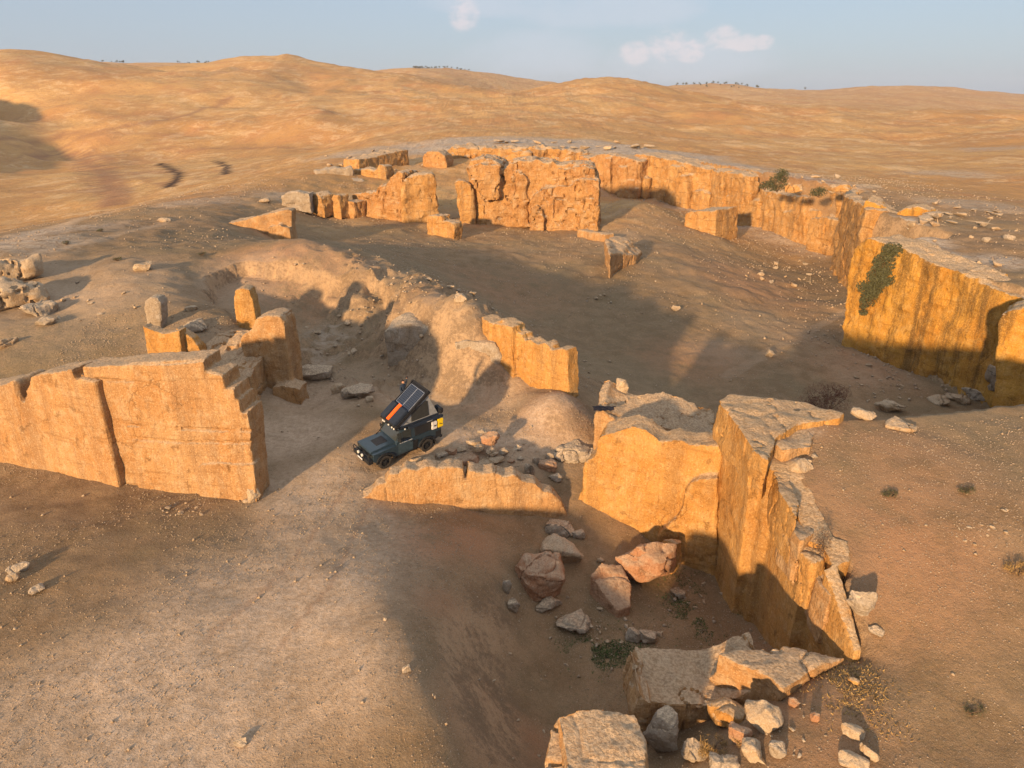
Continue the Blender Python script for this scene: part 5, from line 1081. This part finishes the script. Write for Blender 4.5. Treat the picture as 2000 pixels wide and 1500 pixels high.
def rack(bm):
    for s in (1, -1): tube_bm(bm, [(-.98, s * .74, 2.06), (1.86, s * .74, 2.06)], .022, .022, 6)
    for i in range(11): bx(bm, -.95 + i * .28, -.87 + i * .28, -.74, .74, 2.03, 2.05)
    tube_bm(bm, [(1.90, -.70, 2.06), (1.92, .70, 2.06)], .02, .02, 6); tube_bm(bm, [(1.88, -.74, 2.16), (1.88, .74, 2.16)], .015, .015, 6)
    for s in (-.7, -.2, .3, .7): tube_bm(bm, [(1.88, s, 1.98), (1.88, s, 2.17)], .012, .012, 5)
rk = P('roof_rack', rack, 'steel')
for y in (-.62, -.48, -.05, .30, .50): P('light', lambda bm: bmesh.ops.create_cone(bm, cap_ends=True, segments=14, radius1=.05, radius2=.05, depth=.05, matrix=Matrix.Translation((1.95, y, 2.08)) @ Matrix.Rotation(R(75), 4, 'Y')), 'lamp', 0, rk)
for s in (1,): P('side_lamp', lambda bm: bx(bm, 1.40, 1.46, .78, .84, 2.0, 2.07), 'lamp')
# awning bag along the near side
P('awning', lambda bm: bx(bm, -1.10, 1.25, .79, .97, 1.98, 2.15), 'navy', .04)
aw = [o_ for o_ in van.children if o_.name.startswith('awning')][0]
P('lettering', lambda bm: [bx(bm, -.02 + .10 * 0 - i * .042, .012 - i * .042 + (.05 if i == 0 else 0) , .971, .973, 2.05, 2.085) for i in range(-1, 8)], 'decal', 0, aw)
def can(bm, x, w_, z0, z1):
    n = 40; a, c = [], []
    for i in range(n):
        th = 6.28318 * i / n; cx_, cz_ = math.cos(th), math.sin(th); m_ = max(abs(cx_), abs(cz_)) ** .8; xx = cx_ / m_ * w_ / 2; zz = cz_ / m_ * (z1 - z0) / 2
        xx *= 1 - .17 * math.exp(-(zz / .055) ** 2); zz *= 1 - .06 * math.exp(-(xx / .05) ** 2)
        a.append(bm.verts.new((x + xx, .865, (z0 + z1) / 2 + zz))); c.append(bm.verts.new((x + xx, .955, (z0 + z1) / 2 + zz)))
    bm.faces.new(a); bm.faces.new(c[::-1])
    for i in range(n): bm.faces.new([a[i], c[i], c[(i + 1) % n], a[(i + 1) % n]])
cw = P('fuel_can', lambda bm: can(bm, -.48, .36, 1.36, 1.88), 'white_can', .012); cw['label'] = 'white fuel can'
P('knob', lambda bm: bmesh.ops.create_cone(bm, cap_ends=True, segments=12, radius1=.045, radius2=.04, depth=.05, matrix=Matrix.Translation((-.48, .97, 1.62)) @ Matrix.Rotation(R(90), 4, 'X')), 'black', 0, cw)
cy_ = P('fuel_can', lambda bm: can(bm, -.90, .38, 1.36, 1.92), 'yellow_can', .012); cy_['label'] = 'yellow fuel can'
P('strap', lambda bm: bx(bm, -1.03, -.80, .957, .965, 1.60, 1.64, Matrix.Translation((-.9, 0, 1.62)) @ Matrix.Rotation(R(-28), 4, 'Y') @ Matrix.Translation((.9, 0, -1.62))), 'black', 0, cy_)
# roof tent
P('tent_base', lambda bm: bx(bm, -.95, 1.72, -.70, .72, 2.07, 2.20), 'navy', .02)
AL = R(36); LM = Matrix.Translation((1.92, 0, 2.16)) @ Matrix.Rotation(R(180), 4, 'Z') @ Matrix.Rotation(-AL, 4, 'Y')   # l runs back and up from the hinge
LL = 2.72
lid = P('tent_lid', lambda bm: (bx(bm, 0, LL, -.74, .74, 0, .15, LM), bx(bm, -.03, LL + .03, -.77, -.73, -.02, .19, LM), bx(bm, -.03, LL + .03, .73, .77, -.02, .19, LM), bx(bm, LL - .02, LL + .06, -.77, .77, -.02, .19, LM)), 'black', .006)
P('tent_fabric', lambda bm: prof(bm, [(1.72, 2.2), (-.88, 2.2), (1.92 - (LL - .15) * math.cos(AL), 2.14 + (LL - .15) * math.sin(AL)), (1.75, 2.22)], -.66, .68), 'canvas')
for s in (1, -1): P('tent_window', lambda bm: prof(bm, [(.92, 2.26), (-.28, 2.26), (-.18, 3.22), (-.02, 3.33), (.92, 2.80)], s * .67, s * .67 + s * .025), 'mesh')
P('window_flap_rope', lambda bm: tube_bm(bm, [(1.1, .70, 2.24), (1.35, .70, 2.42)], .01, .01, 4), 'black')
# on the lid (its left and right swap because the lid runs backwards)
P('lid_bag', lambda bm: bx(bm, .05, 1.14, -.72, -.10, .15, .36, LM), 'navy', .04, lid); P('lid_bag', lambda bm: bx(bm, .05, 1.14, .24, .72, .15, .36, LM), 'navy', .04, lid)
P('recovery_board', lambda bm: [bx(bm, .10, 1.20, -.07, .17, .26, .33, LM)] + [bx(bm, .16 + .09 * i, .20 + .09 * i, -.05, .15, .33, .345, LM) for i in range(11)], 'orange', .004, lid)
for k in (0, 1):
    y0, y1 = (-.655, -.01) if k == 0 else (.01, .655); x1 = 2.52; x0 = 1.22 if k else 1.05
    pnl = P('solar_panel', lambda bm: bx(bm, x0, x1, y0, y1, .165, .19, LM), 'alu', 0, lid); 
    so = P('solar_cells', lambda bm: bx(bm, x0 + .02, x1 - .02, y0 + .02, y1 - .02, .188, .195), 'solar', 0, pnl); so.matrix_basis = LM
P('lid_rail', lambda bm: [tube_bm(bm, [LM @ Vector(c) for c in ((LL - .30, -.70, .19), (LL - .05, -.70, .30), (LL, -.60, .33), (LL, .60, .33), (LL - .05, .70, .30), (LL - .30, .70, .19))], .016, .016, 6), tube_bm(bm, [LM @ Vector((LL - .12, -.65, .2)), LM @ Vector((LL - .12, .65, .2))], .014, .014, 6)], 'steel', 0, lid)
P('rear_bag', lambda bm: bx(bm, -1.22, -.96, .20, .80, 2.12, 2.46), 'black', .05)

# ------------------------------------------------------------------ person on a ladder at the far side of the tent
def vw(x, y, z): return VM @ Vector((x, y, z))
lad = empty('ladder', VM @ Vector((.15, -1.35, 0)), 'aluminium ladder leaning on the far side of the open roof tent', 'ladder')
ll = lad.matrix_world
def lp(x, y, z): return vw(x, y, z) - lad.location
lad.location.z = gz(lad.location.x, lad.location.y)
lad_loc = lad.location.copy()
L0, L1 = Vector((.15, -1.45, .02)), Vector((.15, -.80, 2.25))
bm = bmesh.new()
for dx in (-.2, .2): tube_bm(bm, [vw(L0.x + dx, L0.y, L0.z) - lad_loc, vw(L1.x + dx, L1.y, L1.z) - lad_loc], .025, .025, 8)
bm_obj('rail', bm, M['alu'], lad); bm = bmesh.new()
for i in range(1, 8):
    q_ = L0.lerp(L1, i / 8); tube_bm(bm, [vw(q_.x - .2, q_.y, q_.z) - lad_loc, vw(q_.x + .2, q_.y, q_.z) - lad_loc], .018, .018, 6)
bm_obj('rung', bm, M['alu'], lad)
M['skin'] = flat_mat('skin', (.42, .23, .15), .55); M['hair'] = flat_mat('dark_hair', (.02, .013, .01), .8); M['jacket'] = flat_mat('dark_blue_jacket', (.02, .032, .055), .85); M['trousers'] = flat_mat('dark_trousers', (.03, .03, .035), .9); M['camera_black'] = M['black']
def skin_body(name, chains, mat, parent, lev=2, root=0):
    """chains: list of [(point, radius) ...]; equal points are joined"""
    me = bpy.data.meshes.new(name); vs, es, rs = [], [], []
    def idx_(p, r):
        for i, q_ in enumerate(vs):
            if (Vector(q_) - Vector(p)).length < 1e-4: return i
        vs.append(tuple(p)); rs.append(r); return len(vs) - 1
    for c in chains:
        ids = [idx_(p, r) for p, r in c]; es += list(zip(ids[:-1], ids[1:]))
    me.from_pydata(vs, es, []); o = bpy.data.objects.new(name, me); COL.objects.link(o)
    o.modifiers.new('s', 'SKIN'); 
    for i, sv in enumerate(me.skin_vertices[0].data): sv.radius = (rs[i], rs[i]); sv.use_root = (i == root)
    sb = o.modifiers.new('b', 'SUBSURF'); sb.levels = lev; sb.render_levels = lev
    dg = bpy.context.evaluated_depsgraph_get(); m2 = bpy.data.meshes.new_from_object(o.evaluated_get(dg)); o.modifiers.clear(); o.data = m2; bpy.data.meshes.remove(me)
    m2.materials.clear(); m2.materials.append(M[mat]); m2.polygons.foreach_set('use_smooth', np.ones(len(m2.polygons), bool)); o.parent = parent; return o
# stand so that the head shows just past the upper corner of the lid
rr_ = ray(786, 747); A0, A1 = vw(0, -1.12, 0), vw(1, -1.12, 0); ee = Vector((A1.x - A0.x, A1.y - A0.y)); nn_ = Vector((ee.y, -ee.x)); s_ = (nn_.x * A0.x + nn_.y * A0.y) / (nn_.x * rr_.x + nn_.y * rr_.y)
headp = Vector((rr_.x * s_, rr_.y * s_, CAMZ + rr_.z * s_ + .05)); print('head', headp, VM.inverted() @ headp, 'van', base)
per = empty('person', (headp.x, headp.y, headp.z - 1.62), 'dark-haired person in a dark blue jacket behind the raised roof tent, one arm up', 'person')
fw_ = (vw(0, .2, 0) - vw(0, 0, 0)).normalized(); sd_ = Vector((-fw_.y, fw_.x, 0))
def bp(s_, f_, z_): return sd_ * s_ + fw_ * f_ + Vector((0, 0, z_))
H0 = bp(0, 0, .92)
body = [[(H0, .14), (bp(0, .01, 1.10), .125), (bp(0, .02, 1.28), .155), (bp(0, .03, 1.40), .13), (bp(0, .04, 1.47), .058), (bp(0, .05, 1.53), .055)]]
for s in (1, -1):
    body.append([(H0, .14), (bp(.09 * s, .0, .86), .105), (bp(.11 * s, .06, .50), .068), (bp(.11 * s, .0, .10), .045), (bp(.11 * s, .10, .04), .035)])
body.append([(bp(0, .03, 1.40), .13), (bp(.17, .03, 1.39), .062), (bp(.27, .05, 1.62), .048), (bp(.22, .16, 1.82), .034), (bp(.21, .19, 1.86), .03)])
body.append([(bp(0, .03, 1.40), .13), (bp(-.17, .03, 1.39), .062), (bp(-.25, .12, 1.16), .048), (bp(-.16, .36, 1.12), .034), (bp(-.15, .40, 1.12), .03)])
bo = skin_body('body', body, 'jacket', per)
hands = []
for wr, dirn in ((bp(.21, .19, 1.86), Vector((0, 0, 1))), (bp(-.15, .40, 1.12), fw_)):
    sdv = sd_; pal = wr + dirn * .07; ch = [[(wr, .028), (pal, .032)]]
    for k, (o_, ln) in enumerate(((-.03, .07), (-.01, .085), (.01, .08), (.03, .06))):
        r_ = pal + sdv * o_; ch.append([(pal, .032), (r_ + dirn * .02, .011), (r_ + dirn * (.02 + ln * .6) + fw_ * .01, .010), (r_ + dirn * (.02 + ln) + fw_ * .03, .008)])
    ch.append([(wr, .028), (wr + dirn * .03 + sdv * -.04, .012), (wr + dirn * .07 + sdv * -.06, .010)]); skin_body('hand', ch, 'skin', per, 1)
hc = bp(0, .06, 1.64)
def head(bm):
    bmesh.ops.create_uvsphere(bm, u_segments=20, v_segments=16, radius=1)
    for v_ in bm.verts:
        x, y, z = v_.co; w_ = 1 - .22 * max(0, -z); f_ = y
        k = sd_ * (x * .078 * w_) + fw_ * (f_ * .098 * (1 - .12 * max(0, -z))) + Vector((0, 0, z * .118))
        nose = math.exp(-((x / .16) ** 2 + ((z + .12) / .22) ** 2)) * max(0, f_); k += fw_ * nose * .028
        eye = sum(math.exp(-(((x - e_) / .14) ** 2 + ((z - .08) / .1) ** 2)) for e_ in (-.38, .38)) * max(0, f_); k -= fw_ * eye * .012
        mouth = math.exp(-((x / .3) ** 2 + ((z + .5) / .05) ** 2)) * max(0, f_); k -= fw_ * mouth * .006
        v_.co = hc + k
    for s in (1, -1): bmesh.ops.create_uvsphere(bm, u_segments=8, v_segments=6, radius=.022, matrix=Matrix.Translation(hc + sd_ * s * .078))
bm = bmesh.new(); head(bm); bm_obj('head', bm, M['skin'], per, True)
bm = bmesh.new(); bmesh.ops.create_uvsphere(bm, u_segments=20, v_segments=14, radius=1)
for v_ in list(bm.verts):
    x, y, z = v_.co
    if z < -.1 + max(0, y) * .75: bm.verts.remove(v_); continue
    n_ = 1 + .06 * float(vnoise(np.array([[x * 5, y * 5, z * 5]]), 3)[0]); v_.co = hc + (sd_ * (x * .09) + fw_ * (y * .108 - .008) + Vector((0, 0, z * .13))) * n_
bmesh.ops.solidify(bm, geom=bm.faces[:], thickness=.01); bm_obj('hair', bm, M['hair'], per, True)
bm = bmesh.new(); c_ = bp(.2, .24, 1.98); bx(bm, -.07, .07, -.03, .03, -.045, .045); bmesh.ops.bevel(bm, geom=bm.edges[:], offset=.008, segments=2, affect='EDGES')
bmesh.ops.create_cone(bm, cap_ends=True, segments=16, radius1=.035, radius2=.04, depth=.06, matrix=Matrix.Translation((0, -.05, 0)) @ Matrix.Rotation(R(90), 4, 'X'))
co_ = bm_obj('handheld_camera', bm, M['black'], smooth=False); co_.location = Vector(per.location) + c_; co_.rotation_euler.z = math.atan2(fw_.y, fw_.x); tag(co_, 'small black camera held up in the raised hand of the person', 'camera')

# ------------------------------------------------------------------ air
zlo = float(zf.min()) - 1; zhi = max(float(zf.max()) + 14, CAMZ + 5)
bm = bmesh.new(); bx(bm, gx[0] - 6, gx[-1] + 6, gy[0] - 6, gy[-1] + 6, zlo, zhi); bmesh.ops.recalc_face_normals(bm, faces=bm.faces)
me_h = bpy.data.meshes.new('haze'); bm.to_mesh(me_h); bm.free(); hm = bpy.data.materials.new('thin_haze'); hm.use_nodes = True; hm.node_tree.nodes.clear(); t = NT(hm.node_tree)
pv = t.n('ShaderNodeVolumePrincipled'); pv.inputs['Color'].default_value = (.74, .80, .95, 1); pv.inputs['Density'].default_value = 8.5e-5; pv.inputs['Anisotropy'].default_value = 0.0
ho = t.n('ShaderNodeOutputMaterial'); t.link(pv.outputs[0], ho.inputs['Volume'])
hz = link('haze', me_h, hm); tag(hz, 'thin pale haze that fades the farthest hills', 'haze', kind='stuff')
